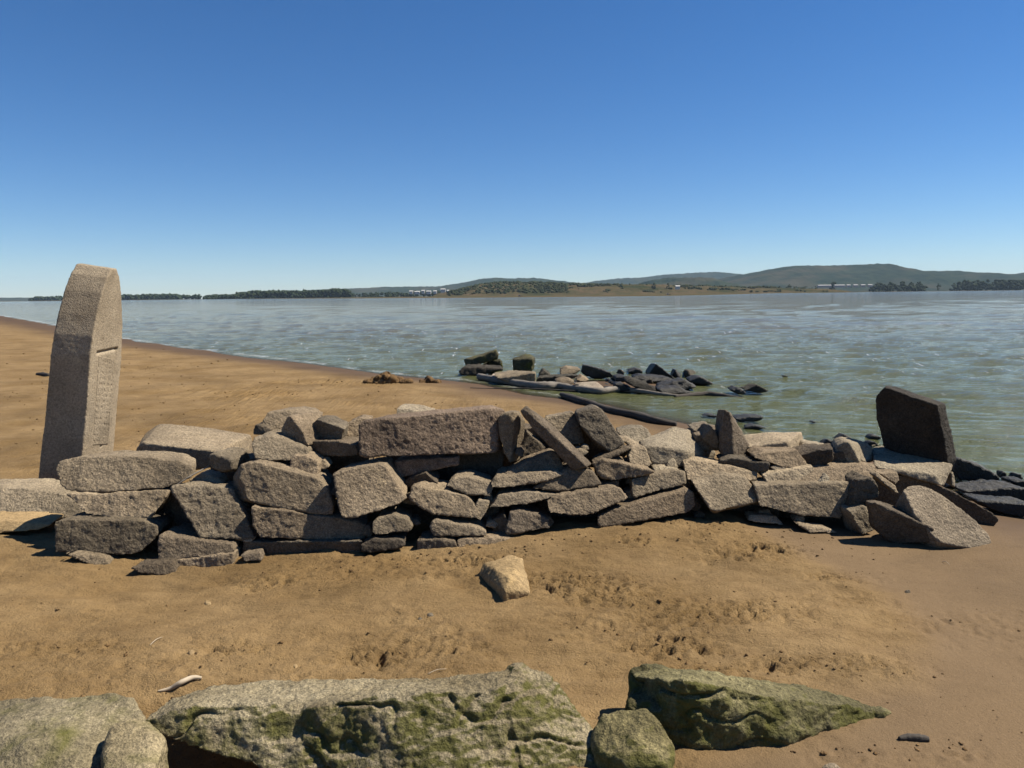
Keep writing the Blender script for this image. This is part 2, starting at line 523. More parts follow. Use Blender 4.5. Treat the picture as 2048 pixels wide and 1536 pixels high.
# low swell lines parallel to the shore
k = off < 26
ph = off[k] / 1.9 * 2 * np.pi + 2.2 * pn(np.stack([x[k] * .25, y[k] * .25, x[k] * 0], -1))
cr = np.exp(2.2 * (np.cos(ph) - 1))
z[k] += 0.055 * cr * sstep(0.9, 3.0, off[k]) * (1 - sstep(12, 26, off[k])) * (0.4 + 0.6 * sstep(-.2, .3, pn(np.stack([x[k] * .3, y[k] * .3, x[k] * 0 + 9], -1))))
me = grid_mesh("water", XX, YY, z.reshape(XX.shape), keep=sd_ < 1.2)
bed, _ = ground0(x, y)
add_attr(me, "clear", np.exp(-np.maximum(-bed, 0) / 0.013))
add_attr(me, "far", sstep(9, 45, y))
add_attr(me, "mid", sstep(9, 18, y) * (1 - sstep(70, 140, y)))
edge_n = pn(np.stack([x * 1.3, y * 1.3, x * 0 + 2], -1)) + 0.5 * pn(np.stack([x * 5, y * 5, x * 0 + 4], -1))
foam_line = sstep(0.55, 0.1, np.abs(off - 0.30 - 0.3 * edge_n) / (0.16 + 0.020 * np.maximum(y - 8, 0))) * sstep(-0.25, 0.15, edge_n) * sstep(9, 16, y)
crest_n = pn(np.stack([x * .5, y * .5, x * 0 + 11], -1)) + 0.6 * pn(np.stack([x * 3, y * 3, x * 0 + 12], -1))
foam_crest = sstep(0.75, 0.98, np.interp(off, [0, 26, 27], [1, 1, 0]) * np.where(off < 26, np.exp(2.2 * (np.cos(off / 1.9 * 2 * np.pi + 2.2 * pn(np.stack([x * .25, y * .25, x * 0], -1))) - 1)), 0)) * sstep(0.28, 0.5, crest_n) * sstep(16, 24, y) * 0.8
add_attr(me, "foam_glint", np.clip(foam_line + foam_crest, 0, 1) * (off > 0.02))
t = NT("lake water")
v = t.objvec(False)
c = t.mix(t.attr("far"), (0.130, 0.138, 0.052), (0.186, 0.158, 0.084))
c = t.mix(t.ramp(t.noise(t.vmul(v, (0.25, 1, 1)), 0.12, 4), [(0.35, 0.0), (0.7, 0.25)]), c, (0.110, 0.120, 0.056))
# whitecaps and sun glints, both painted as small white streaks on open water
fleck_n = t.noise(t.vmul(v, (0.9, 0.25, 1)), 0.8, 4, 0.75)
foam_glint = t.math('MULTIPLY', t.ramp(fleck_n, [(0.675, 0.0), (0.70, 1.0)]), t.attr("far"))
fleck_n2 = t.noise(t.vmul(v, (1.0, 0.22, 1)), 6.5, 3, 0.7)
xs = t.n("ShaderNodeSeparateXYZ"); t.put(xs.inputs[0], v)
foam_glint2 = t.math('MULTIPLY', t.ramp(fleck_n2, [(0.65, 0.0), (0.675, 1.0)]), t.attr("mid"))
foam_glint = t.math('MAXIMUM', foam_glint, foam_glint2)
c = t.mix(foam_glint, c, (0.62, 0.62, 0.60))
c = t.mix(t.math('MULTIPLY', t.attr('foam_glint'), t.ramp(t.noise(v, 9, 4, 0.7), [(0.42, 0.0), (0.58, 1.0)])), c, (0.60, 0.60, 0.58))
n1 = t.bump(t.noise(t.vmul(v, (0.5, 1.5, 1)), 5.0, 5, 0.66), 0.9, 0.14)
n2 = t.bump(t.noise(t.vmul(v, (0.6, 1.5, 1)), 22.0, 4, 0.6), 0.5, 0.024, n1)
n3 = t.bump(t.noise(t.vmul(v, (0.45, 1, 1)), 1.6, 6, 0.75), 0.45, 0.30, n2)
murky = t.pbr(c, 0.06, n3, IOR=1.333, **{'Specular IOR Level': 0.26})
fr = t.n("ShaderNodeFresnel"); fr.inputs[0].default_value = 1.333; t.put(fr.inputs[1], n2)
tr = t.n("ShaderNodeBsdfTransparent"); tr.inputs[0].default_value = (0.86, 0.80, 0.68, 1)
gl = t.n("ShaderNodeBsdfGlossy"); gl.inputs['Roughness'].default_value = 0.08; t.put(gl.inputs['Normal'], n2)
ms = t.n("ShaderNodeMixShader"); t.put(ms.inputs[0], fr.outputs[0]); t.put(ms.inputs[1], tr.outputs[0]); t.put(ms.inputs[2], gl.outputs[0])
m2 = t.n("ShaderNodeMixShader"); t.put(m2.inputs[0], t.math('MULTIPLY', t.attr("clear"), t.math('SUBTRACT', 1.0, t.attr("foam_glint")))); t.put(m2.inputs[1], murky); t.put(m2.inputs[2], ms.outputs[0])
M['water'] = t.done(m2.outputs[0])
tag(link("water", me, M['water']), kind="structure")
del x, y, z, XX, YY, T

# ---------------------------------------------------------------- far shore and hills
def hill_mat(name, ca, cb, cc, sc):
    t = NT(name)
    v = t.objvec()
    c = t.mix(t.ramp(t.noise(v, sc, 6, 0.7), [(0.40, 0.0), (0.60, 1.0)]), ca, cb)
    c = t.mix(t.ramp(t.noise(v, sc * 0.22, 4, 0.6), [(0.50, 0.0), (0.66, 0.8)]), c, cc)
    return t.done(t.pbr(c, 1.0, None, **{'Specular IOR Level': 0.0}))
M['bushhill'] = hill_mat("wooded hillside", (0.009, 0.022, 0.013), (0.036, 0.050, 0.028), (0.075, 0.066, 0.042), 0.018)
M['scrubhill'] = hill_mat("dry scrub hillside", (0.120, 0.088, 0.050), (0.070, 0.066, 0.034), (0.030, 0.042, 0.018), 0.045)
M['flat'] = hill_mat("dry lake margin", (0.110, 0.085, 0.052), (0.085, 0.082, 0.042), (0.140, 0.105, 0.064), 0.020)

def hill(name, prof, D, W, mat, rough, floor=0.0, n_across=44, step=2.0, seed=0):
    px = np.arange(prof[0][0], prof[-1][0], step)
    py = np.interp(px, [p[0] for p in prof], [p[1] for p in prof])
    crest = [P(a, b, D) for a, b in zip(px, py)]
    cx = np.array([c.x for c in crest]); cz = np.array([c.z for c in crest])
    vv = np.linspace(-1, 1, n_across)
    V, CX = np.meshgrid(vv, cx)
    CZ = np.repeat(cz[:, None], n_across, 1)
    Yw = D + V * W
    shape = (1 - V ** 2) ** 1.3
    q = np.stack([CX.ravel(), Yw.ravel(), np.full(CX.size, seed * 13.1)], -1)
    gul = fbm(q / (W * 0.5), 4).reshape(CX.shape)
    Z = floor + (CZ - floor) * shape * (1 + 0.5 * gul * np.abs(V) * (1 - np.abs(V)) * 2.5)
    Z += rough * fbm(q / (rough * 5), 3, 0.7).reshape(CX.shape) * np.minimum(shape * 3, 1)
    return tag(link(name, grid_mesh(name, CX, Yw, np.maximum(Z, floor - 1)), mat), kind="structure")

hill("hill", [(1140, 572), (1190, 562), (1250, 557), (1290, 555), (1330, 549), (1380, 546), (1430, 545), (1480, 549), (1530, 552), (1600, 556), (1700, 566)], 6500, 900, M['bushhill'], 9, seed=1)
hill("hill", [(560, 586), (640, 580), (700, 577), (800, 574.5), (880, 573), (925, 566), (960, 559), (1000, 557.5), (1070, 556), (1110, 561), (1150, 566), (1190, 568), (1260, 574)], 5200, 800, M['bushhill'], 7, seed=2)
hill("hill", [(1380, 575), (1440, 562), (1475, 552), (1520, 543), (1560, 535.5), (1600, 531.5), (1640, 533.5), (1670, 533), (1710, 530.5), (1745, 528), (1775, 535), (1800, 543), (1860, 544), (1900, 545), (1950, 549), (2000, 552), (2030, 549), (2060, 544), (2150, 535), (2260, 532), (2400, 540), (2600, 556)], 4200, 900, M['bushhill'], 6, seed=3)
hill("hill", [(1260, 573), (1300, 562), (1340, 556.5), (1380, 555), (1415, 557), (1440, 563), (1480, 572)], 3300, 350, M['bushhill'], 5, seed=4)
hill("hill", [(880, 587), (930, 579), (960, 570), (1000, 565), (1040, 565), (1090, 566), (1130, 568), (1180, 569), (1260, 570), (1340, 571), (1420, 573), (1520, 576), (1640, 578)], 1500, 170, M['scrubhill'], 1.6, seed=5, step=1.5)
# the flat dry margin of the lake on the far side, reaching from its water line back to the hills
wl_px = [(-900, 609), (-300, 603.5), (60, 600.5), (240, 599.3), (480, 598), (700, 597), (900, 596), (1200, 593.5), (1340, 592), (1500, 588), (1650, 583.6), (1850, 580), (2048, 577.6), (2600, 571.6)]
fx = np.arange(-900, 2600, 4.0)
hor = np.array([768 - F_PX * (math.tan(PITCH) / math.cos(0) ) - (a - 1024) * math.tan(ROLL) for a in fx])
df = np.clip(F_PX * EYE / np.maximum(np.interp(fx, [q[0] for q in wl_px], [q[1] for q in wl_px]) - hor, 1.55), 230, 1560)
df = df * (1 + 0.05 * fbm(np.stack([fx * .02, fx * 0, fx * 0], -1), 4))
rows = np.concatenate([[0, .01, .03, .06], np.linspace(.1, 1, 24)])
DD = df[:, None] + (2600 - df[:, None]) * rows[None]
XF = (fx[:, None] - 1024) / F_PX * DD
ZF = -0.25 + 0.55 * sstep(0, .03, rows)[None] + (DD - df[:, None]) * 0.00035 + 0.25 * fbm(np.stack([XF.ravel() / 60, DD.ravel() / 60, DD.ravel() * 0], -1), 3).reshape(DD.shape) * sstep(.02, .1, rows)[None]
tag(link("far_shore", grid_mesh("far_shore", XF, DD, ZF), M['flat']), kind="structure")
hill("hill", [(-800, 600), (-400, 597), (-100, 595), (60, 595.5), (160, 596), (260, 598)], 5200, 500, M['bushhill'], 3, seed=8)

# leaf clumps for trees and scrub
_bm = bmesh.new()
bmesh.ops.create_icosphere(_bm, subdivisions=1, radius=1.0)
ICO_V = np.array([v.co[:] for v in _bm.verts]); ICO_T = np.array([[v.index for v in f.verts] for f in _bm.faces])
_bm.free()

def clumps(centres, radii, squash=0.8, jitter=0.35, r=None):
    r = r or np.random.default_rng(1)
    n = len(centres)
    c = np.asarray(centres)[:, None, :]
    rr = np.asarray(radii)[:, None, None]
    jit = 1 + jitter * r.uniform(-1, 1, (n, len(ICO_V), 1))
    co = c + ICO_V[None] * rr * jit * np.array([1, 1, squash])
    tri = ICO_T[None] + (np.arange(n) * len(ICO_V))[:, None, None]
    return co.reshape(-1, 3), tri.reshape(-1, 3)

def foliage_mat(name, a, b, sc):
    t = NT(name)
    c = t.mix(t.ramp(t.noise(t.objvec(), sc, 3, 0.6), [(0.35, 0.0), (0.65, 1.0)]), a, b)
    return t.done(t.pbr(c, 0.9, None, **{'Specular IOR Level': 0.1}))
M['leaf'] = foliage_mat("dark foliage", (0.018, 0.032, 0.014), (0.045, 0.060, 0.024), 0.25)
M['scrub'] = foliage_mat("olive scrub foliage", (0.022, 0.036, 0.014), (0.062, 0.066, 0.026), 0.12)
t = NT("bark"); M['bark'] = t.done(t.pbr(t.mix(t.noise(t.objvec(), 2.0), (0.06, 0.045, 0.03), (0.12, 0.10, 0.075)), 0.9))

def belt(name, label, prof, D, depth, n, h, rr, mat, seed, dens=1.0, rough=0.22):
    """a wood that reads as one mass: canopy clumps between the profile and the ground"""
    r = np.random.default_rng(seed)
    px = r.uniform(prof[0][0], prof[-1][0], n)
    top = np.interp(px, [p[0] for p in prof], [p[1] for p in prof])
    C, R = [], []
    hor_ = 768 - F_PX * math.tan(PITCH) - (px - 1024) * math.tan(ROLL)
    top = hor_ - (hor_ - top) * (1.12 - 0.75 * np.abs(fbm(np.stack([px / 9, px * 0 + seed, px * 0], -1), 2)) - 0.35 * sstep(.1, .4, pn(np.stack([px / 23, px * 0 + seed + 5, px * 0], -1))))
    for a, b in zip(px, top):
        d = D + r.uniform(-depth, depth)
        p = P(a, b, d)
        zt = p.z * r.uniform(1 - rough, 1.0)
        for k in range(r.integers(3, 6)):
            q = rr * r.uniform(0.5, 1.0)
            C.append((p.x + r.normal() * rr * 0.7, d + r.normal() * rr, max(zt - q * 0.7 - r.uniform(0, 1) ** 1.5 * 0.8 * zt, q * 0.5)))
            R.append(q)
    co, tri = clumps(C, R, 0.85, 0.4, r)
    o = link(name, tri_mesh(name, co, tri), mat)
    return tag(o, label, "trees", None, "stuff")

belt("tree_belt", "long dark belt of trees on the far shore behind the headstone", [(238, 590), (300, 588), (352, 587), (358, 590)], 2000, 60, 420, 12, 5.5, M['leaf'], 1)
belt("tree_belt", "short dark belt of trees on the far shore left of the headstone", [(62, 596), (80, 593), (120, 592), (150, 592)], 2300, 60, 120, 12, 5.5, M['leaf'], 2)
belt("tree_belt", "dark wood on the far shore between the headstone and the white houses", [(415, 590), (470, 588), (482, 582), (530, 580.5), (580, 580.5), (610, 579), (640, 580), (660, 577), (690, 577), (700, 582)], 1700, 60, 620, 12, 4.6, M['leaf'], 3)
belt("tree_belt", "dense dark wood at the right edge of the far shore", [(1908, 566), (1925, 560.5), (1980, 560), (2048, 559), (2200, 556), (2300, 556)], 1850, 60, 420, 12, 4.6, M['leaf'], 4)
belt("tree_belt", "low dark trees around the white houses on the far shore", [(690, 586), (740, 584), (800, 583), (820, 582), (900, 581), (950, 579)], 1750, 90, 170, 8, 3.4, M['leaf'], 5)
belt("tree_belt", "low bushes between the separate trees right of the long white sheds", [(1745, 570), (1790, 568), (1840, 567.5), (1850, 571)], 1750, 50, 90, 8, 4.0, M['leaf'], 9)
belt("tree_belt", "scattered low bushes on the flat shore between the sheds and the small dark hill", [(1440, 574.5), (1500, 573.5), (1600, 572), (1640, 571.5)], 1600, 120, 60, 6, 2.4, M['scrub'], 10)
def scrub(name, label, prof, D, d0, d1, n, mat, seed, rmin, rmax, frac):
    r = np.random.default_rng(seed)
    C, R = [], []
    for k in range(n):
        a = r.uniform(prof[0][0], prof[-1][0])
        v = r.uniform(d0, d1)
        b = np.interp(a, [p[0] for p in prof], [p[1] for p in prof])
        p = P(a, b, D)
        if fbm(np.array([[p.x / 60, v * 3, 1.0]]), 3)[0] > frac(a):
            continue
        q = r.uniform(rmin, rmax)
        zz = p.z * (1 - v ** 2) ** 1.3
        for j in range(3):
            C.append((p.x + r.normal() * q * .6, D + v * 170 + r.normal() * q * .6, max(zz, 0.5) + q * r.uniform(-.1, .5))); R.append(q * r.uniform(.5, 1))
    co, tri = clumps(C, R, 0.85, 0.4, r)
    return tag(link(name, tri_mesh(name, co, tri), mat), label, "scrub", None, "stuff")
scrub("scrub", "olive green bushes covering the low hill in the middle of the far shore",
      [(905, 583), (960, 570), (1000, 565), (1040, 565), (1090, 566), (1130, 568), (1180, 569), (1260, 570), (1340, 571), (1420, 573), (1600, 577)],
      1500, -0.85, 0.25, 2600, M['scrub'], 6, 1.6, 3.6, lambda a: 0.40 if a < 1130 else (0.0 if a < 1200 else -0.14))

def tree(px, base_d, top_py, wide, label, seed, group):
    r = np.random.default_rng(seed)
    p = P(px, top_py, base_d)
    g = max(0.0, 0.6)
    H = max(p.z - g, 4.0)
    t = empty("tree", (p.x, base_d, g), label, "tree", group)
    C, R = [], []
    for k in range(34):
        u = r.normal(size=3); u /= np.linalg.norm(u)
        q = r.uniform(0.3, 1.0) ** 0.5
        C.append((u[0] * wide * q, u[1] * wide * q, H * 0.53 + u[2] * H * 0.44 * q)); R.append(wide * r.uniform(.2, .42))
    co, tri = clumps(C, R, 0.85, 0.4, r)
    link("crown", tri_mesh("crown", co, tri), M['leaf'], t)
    bm = bmesh.new()
    bmesh.ops.create_cone(bm, segments=7, radius1=0.45, radius2=0.18, depth=H * 0.7, cap_ends=True, matrix=Matrix.Translation((0, 0, H * 0.35 - 0.3)))
    me = bpy.data.meshes.new("trunk"); bm.to_mesh(me); bm.free()
    link("trunk", me, M['bark'], t)
    return t
# ---------------------------------------------------------------- stone builder
def finish_stone(bm, name, mat, voxel, smooth, amp, seed, pick=1.0, sub=None):
    """dense remesh of a rough hull, worn edges, fractured and pecked relief; origin at its base centre"""
    bmesh.ops.recalc_face_normals(bm, faces=bm.faces)
    me0 = bpy.data.meshes.new("raw"); bm.to_mesh(me0); bm.free()
    tmp = bpy.data.objects.new("raw", me0)
    scene.collection.objects.link(tmp)
    md = tmp.modifiers.new("r", 'REMESH'); md.mode = 'VOXEL'; md.voxel_size = voxel
    dg = bpy.context.evaluated_depsgraph_get()
    ev = tmp.evaluated_get(dg)
    me = bpy.data.meshes.new_from_object(ev)
    bpy.data.objects.remove(tmp); bpy.data.meshes.remove(me0)
    n = len(me.vertices)
    co = np.empty(n * 3); me.vertices.foreach_get("co", co); co = co.reshape(-1, 3)
    ne = len(me.edges)
    e = np.empty(ne * 2, dtype=np.int64); me.edges.foreach_get("vertices", e); e = e.reshape(-1, 2)
    deg = np.bincount(e.ravel(), minlength=n)[:, None].clip(1)
    for _ in range(smooth):
        acc = np.zeros_like(co)
        for k in range(3):
            acc[:, k] = np.bincount(e[:, 0], co[e[:, 1], k], n) + np.bincount(e[:, 1], co[e[:, 0], k], n)
        co = 0.45 * co + 0.55 * acc / deg
    me.vertices.foreach_set("co", co.astype(np.float32).ravel())
    me.update()
    nr = np.empty(n * 3, dtype=np.float32); me.vertex_normals.foreach_get("vector", nr); nr = nr.reshape(-1, 3)
    q = co + seed * 3.71
    size = np.ptp(co, axis=0).max()
    d = amp * 0.42 * fbm(q * (2.2 / max(size, .15)), 3)
    d += amp * 0.34 * fbm(q * 9.0, 3, 0.6)
    rid = np.abs(fbm(q * 6.5 + 40, 3, 0.55))
    d -= amp * 0.17 * sstep(0.10, 0.0, rid) * sstep(-.05, .25, pn(q * 3.1 + 7))     # cracks and chips
    lay = fbm(q * 5.2 + 23, 3, 0.5) * 3.2
    fl = np.floor(lay); fr_ = lay - fl
    d += amp * 0.30 * (fl + sstep(0.35, 0.65, fr_)) / 3.2 * 1.6          # broken ledges
    d += pick * (0.0034 * pn(q * 34) + 0.0032 * pn(q * 71))
    if sub is not None:
        d += sub(co, nr)
    co = co + nr * d[:, None]
    base = np.array([co[:, 0].mean(), co[:, 1].mean(), co[:, 2].min()])
    me.vertices.foreach_set("co", (co - base).astype(np.float32).ravel())
    me.update()
    me.shade_smooth()
    me.name = name
    o = link(name, me, mat)
    o.location = base
    return o

R1 = lambda X, Y: (X / 3.657, 780 + Y / 3.657)
R2 = lambda X, Y: (440 + X / 3.657, 780 + Y / 3.657)
R3 = lambda X, Y: (900 + X / 3.657, 780 + Y / 3.657)
R4 = lambda X, Y: (1300 + X / 2.738, 750 + Y / 2.738)
E1 = lambda X, Y: (900 + X / 6.0235, 680 + Y / 6.0235)
E2 = lambda X, Y: (1160 + X / 6.0235, 710 + Y / 6.0235)
E3 = lambda X, Y: (1480 + X / 6.4, 840 + Y / 6.4)
E4 = lambda X, Y: (1700 + X / 5.885, 860 + Y / 5.885)
FULL = lambda X, Y: (X, Y)

_bx = [q[0] for q in FOOT]; _by = [q[1] for q in FOOT]; _bd = [q[2] for q in FOOT]
_seed = [0]

def stone(conv, pts, label, mat='stone', o=0.0, d=None, yaw=14, tilt=24, t=0.30, ex=0.0, ez=0.0, top=(), top_d=0.30, conc=False,
          shrink=0.86, sm=3, amp=0.018, vox=None, name="wall_stone", cat="stone", group="stones of the tumbled dry stone wall", pick=1.0, bot=()):
    _seed[0] += 1
    sm = max(1, sm - 2) if sm < 6 else sm - 3
    seed = _seed[0]
    f = [conv(*p) for p in pts]
    cx = sum(p[0] for p in f) / len(f); cy = sum(p[1] for p in f) / len(f)
    if d is None:
        d = np.interp(cx, _bx, _bd) + 0.0022 * max(0.0, np.interp(cx, _bx, _by) - cy)
    d = d + o
    a = P(cx, cy, d)
    ya, ti = rad(yaw), rad(tilt)
    nrm = Vector((math.sin(ya) * math.cos(ti), -math.cos(ya) * math.cos(ti), math.sin(ti)))
    eye = Vector((0, 0, EYE))
    front = []
    for p in f:
        v = ray(*p)
        k = (a - eye).dot(nrm) / v.dot(nrm)
        front.append(eye + v * k)
    cen = sum(front, Vector()) / len(front)
    exv = Vector((ex, t, ez))
    back = [cen + (p - cen) * shrink + exv for p in front]
    more = [P(*conv(*p), d + top_d) for p in top]
    more += [m + Vector((0, 0.04, -0.12)) for m in more]
    more += [P(*conv(*p[:2]), d + p[2]) for p in bot]
    bm = bmesh.new()
    if conc:
        fv = [bm.verts.new(p) for p in front]; bv = [bm.verts.new(p) for p in back]
        bm.faces.new(fv); bm.faces.new(bv[::-1])
        for k in range(len(fv)):
            bm.faces.new((fv[k], bv[k], bv[(k + 1) % len(fv)], fv[(k + 1) % len(fv)]))
        bmesh.ops.triangulate(bm, faces=bm.faces)
    else:
        for p in front + back + more:
            bm.verts.new(p)
        r = bmesh.ops.convex_hull(bm, input=bm.verts)
        junk = [g for g in r['geom_interior'] + r['geom_unused'] if isinstance(g, bmesh.types.BMVert)]
        if junk:
            bmesh.ops.delete(bm, geom=list(set(junk)), context='VERTS')
    if vox is None:
        vox = min(0.016, max(0.007, d * 0.0018))
    ob = finish_stone(bm, name, M[mat], vox, sm, amp, seed, pick)
    return tag(ob, label, cat, group)

# ---------------------------------------------------------------- headstone
hs = empty("headstone", (0, 0, 0), "tall arched headstone standing upright at the left end of the heap", "headstone")
D_H = 5.68
c0, c1 = P(160, 985, D_H), P(181, 710, D_H)
wdir = Vector((-0.06, 1, 0)).normalized()
hn = wdir.cross((c1 - c0).normalized()).normalized()
if hn.x < 0: hn = -hn
def on_head(px, py):
    v = ray(px, py); eye = Vector((0, 0, EYE))
    return eye + v * ((c0 - eye).dot(hn) / v.dot(hn))
prof = [(158, 1010), (165, 912), (173, 830), (181, 712), (186, 672), (194, 630), (204, 588), (215, 556), (225, 538), (234, 537), (240, 556), (243.5, 590),
        (246, 650), (243, 720), (236, 800), (228, 900), (220, 1000)]
fp = [on_head(*p) for p in prof]
thick = P(74, 978, D_H - 0.02) - P(162, 978, D_H)
thick.z = 0.0
bm = bmesh.new()
fv = [bm.verts.new(p) for p in fp]; bv = [bm.verts.new(p + thick * (1 - 0.17 * max(0, (p.z - 0.1)) / 1.75) + Vector((0, 0, 0.045 * max(0, p.z - 0.9)))) for p in fp]
bm.faces.new(fv); bm.faces.new(bv[::-1])
for k in range(len(fv)):
    bm.faces.new((fv[k], bv[k], bv[(k + 1) % len(fv)], fv[(k + 1) % len(fv)]))
bmesh.ops.triangulate(bm, faces=bm.faces)
# the framed panel: a groove along its top and far side, rows of worn cut marks inside it
pA, pB, pC, pD = on_head(195, 706), on_head(232, 713), on_head(219, 905), on_head(182, 905)
eu = (pB - pA); Lu = eu.length; eu.normalize()
ev_ = (pD - pA); Lv = ev_.length; ev_.normalize()
def groove(co, nr):
    q = co - np.array(pA)
    face = (np.abs(q @ np.array(hn)) < 0.03) & (nr @ np.array(hn) > 0.6)
    u, v = q @ np.array(eu), q @ np.array(ev_)
    g = np.exp(-(v / 0.011) ** 2) * (u > -0.01) * (u < Lu + .01) + 0.7 * np.exp(-((u - Lu) / 0.013) ** 2) * (v > 0) * (v < Lv)
    chip = np.exp(-((co - np.array(c0 + Vector((0, 0.02, 0.16)))) ** 2).sum(1) / 0.0012)
    return -0.022 * g * face - 0.02 * chip
hb = finish_stone(bm, "body", M['head'], 0.008, 1, 0.004, 77, 0.15, groove)
hs.location = hb.location
hb.parent = hs; hb.location = (0, 0, 0)
# the panel itself: a thin plate flush in the frame whose face carries the rows of illegible worn marks
nu, nv = 64, 150
uu, vv = np.meshgrid(np.linspace(0.02, Lu - 0.03, nu), np.linspace(0.02, Lv * 0.93, nv), indexing='ij')
row = np.sin(vv / 0.047 * 2 * np.pi)
mk = sstep(0.0, 0.5, row) * sstep(0.05, 0.3, pn(np.stack([uu.ravel() * 55, np.floor(vv.ravel() / 0.047) * 5.3, uu.ravel() * 0], -1)).reshape(uu.shape))
dep = 0.003 - 0.0055 * mk + 0.002 * pn(np.stack([uu.ravel() * 40, vv.ravel() * 40, uu.ravel() * 0 + 4], -1)).reshape(uu.shape)
dep[0, :] = dep[-1, :] = -0.012; dep[:, 0] = dep[:, -1] = -0.012
A_, U_, V_, N_ = (np.array(q) for q in (pA - hs.location, eu, ev_, hn))
pp = A_ + uu[..., None] * U_ + vv[..., None] * V_ + dep[..., None] * N_
link("inscription_panel", grid_mesh("inscription_panel", pp[..., 0], pp[..., 1], pp[..., 2]), M['head'], hs)

# ---------------------------------------------------------------- the tumbled wall, left part
S = stone
S(R1, [(400, 590), (425, 520), (520, 492), (780, 482), (1060, 492), (1310, 520), (1410, 565), (1412, 645), (1200, 722), (800, 752), (600, 752), (470, 735), (435, 690)],
  "long rounded stone lying on top of the wall in front of the headstone", 'stone', o=-.02, yaw=4, tilt=34, t=.30, sm=7, shrink=.8)
S(R1, [(490, 765), (700, 757), (1240, 736), (1180, 850), (1095, 942), (900, 945), (620, 915), (560, 850)],
  "rough pale stone wedged directly beneath the long rounded stone", 'pale', tilt=30, yaw=8, amp=.03)
S(R1, [(-520, 770), (-300, 720), (80, 712), (180, 718), (300, 745), (480, 760), (600, 860), (610, 935), (420, 955), (300, 968), (-200, 968), (-500, 940)],
  "large smooth boulder cut off by the left edge, half in the headstone's shadow", 'pale', d=4.95, yaw=0, tilt=42, t=.35, sm=8, amp=.015, pick=.5)
S(R1, [(-500, 975), (-200, 958), (130, 958), (392, 985), (260, 1030), (0, 1050), (-400, 1060)],
  "low flat stone under the smooth boulder at the left edge", 'tan', d=4.62, yaw=0, tilt=48, t=.25, sm=5, amp=.012, pick=.5)
S(R1, [(395, 960), (480, 950), (700, 975), (960, 982), (1040, 955), (1150, 1000), (1158, 1045), (1100, 1125), (1030, 1185), (950, 1212), (700, 1205), (395, 1190)],
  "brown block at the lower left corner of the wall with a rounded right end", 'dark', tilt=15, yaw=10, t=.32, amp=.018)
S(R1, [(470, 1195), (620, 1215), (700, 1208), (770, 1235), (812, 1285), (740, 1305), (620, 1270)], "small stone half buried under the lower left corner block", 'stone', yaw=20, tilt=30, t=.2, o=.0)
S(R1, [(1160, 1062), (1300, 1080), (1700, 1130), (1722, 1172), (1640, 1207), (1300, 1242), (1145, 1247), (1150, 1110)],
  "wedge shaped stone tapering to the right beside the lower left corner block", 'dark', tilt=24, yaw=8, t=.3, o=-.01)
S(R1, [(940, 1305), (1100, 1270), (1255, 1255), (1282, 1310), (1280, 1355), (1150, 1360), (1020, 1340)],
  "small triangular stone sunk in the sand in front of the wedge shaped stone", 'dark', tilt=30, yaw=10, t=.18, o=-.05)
S(R1, [(1275, 1245), (1640, 1212), (1708, 1190), (1706, 1335), (1570, 1345), (1290, 1350)], "shaded stone under the wedge shaped stone, lit only at its right end", 'stone', tilt=6, yaw=8, t=.25, o=.03)
S(R1, [(1235, 712), (1320, 696), (1690, 716), (1740, 830), (1800, 935), (1865, 1098), (1700, 1095), (1460, 1085), (1420, 1020), (1300, 800)],
  "tall leaning stone like a parallelogram in the left part of the wall", 'stone', tilt=26, yaw=12, t=.26, o=-.03, amp=.026, sm=2)
S(R1, [(985, 490), (1000, 430), (1045, 385), (1150, 400), (1400, 432), (1600, 450), (1620, 560), (1420, 585), (1150, 560)],
  "big flat slab with a broad pale top behind the wall, right of the headstone", 'pale', d=5.25, yaw=-12, tilt=-4, t=.50, top=[(1060, 320), (1165, 243), (1450, 263), (1838, 325), (1820, 400)], top_d=.72, sm=5, amp=.014, pick=.7)
S(R1, [(1530, 480), (1560, 465), (1660, 500), (1700, 520), (1700, 580), (1620, 602), (1540, 565)],
  "small block with a flat lit top in front of the big flat slab", 'stone', yaw=-8, tilt=5, t=.25, o=-.05, top=[(1640, 432), (1740, 408), (1818, 432), (1800, 480)], top_d=.2)
S(R1, [(1380, 660), (1460, 605), (1590, 642), (1640, 690), (1600, 715), (1400, 712)], "thin flat fragment between the long rounded stone and the leaning parallelogram stone", 'pale', yaw=0, tilt=50, t=.15, o=.06, amp=.01)
# upper left group
S(R2, [(285, 262), (345, 162), (480, 150), (600, 165), (650, 210), (640, 300), (440, 330), (360, 300)], "grey angular stone at the back of the upper left group, mostly hidden", 'stone', yaw=24, tilt=30, t=.3, o=.22, ex=.05)
S(R2, [(232, 300), (258, 250), (345, 265), (382, 288), (370, 330), (240, 335)], "small dark stone at the left foot of the upper left group", 'dark', yaw=-10, tilt=15, t=.2, o=.16)
S(R2, [(440, 290), (492, 185), (520, 195), (600, 300), (645, 410), (600, 412), (450, 335)], "kite shaped stone with a pointed top and a dark left face", 'stone', yaw=-26, tilt=2, t=.26, o=.06, ex=.12,
  top=[(600, 165), (660, 215), (678, 250)], top_d=.18, sm=2)
S(R2, [(628, 285), (715, 212), (800, 250), (912, 285), (888, 372), (660, 372)], "peaked stone with a dark front and a lit top, right of the kite shaped stone", 'stone', yaw=-28, tilt=-4, t=.25, o=.10,
  top=[(735, 200), (850, 188), (928, 272)], top_d=.24, sm=2)
S(R2, [(222, 400), (238, 342), (350, 330), (480, 372), (650, 435), (655, 490), (520, 520), (370, 522), (250, 505)], "light rounded stone below the kite shaped stone, half shaded on its right", 'stone', yaw=20, tilt=40, t=.3, o=-.03, sm=5)
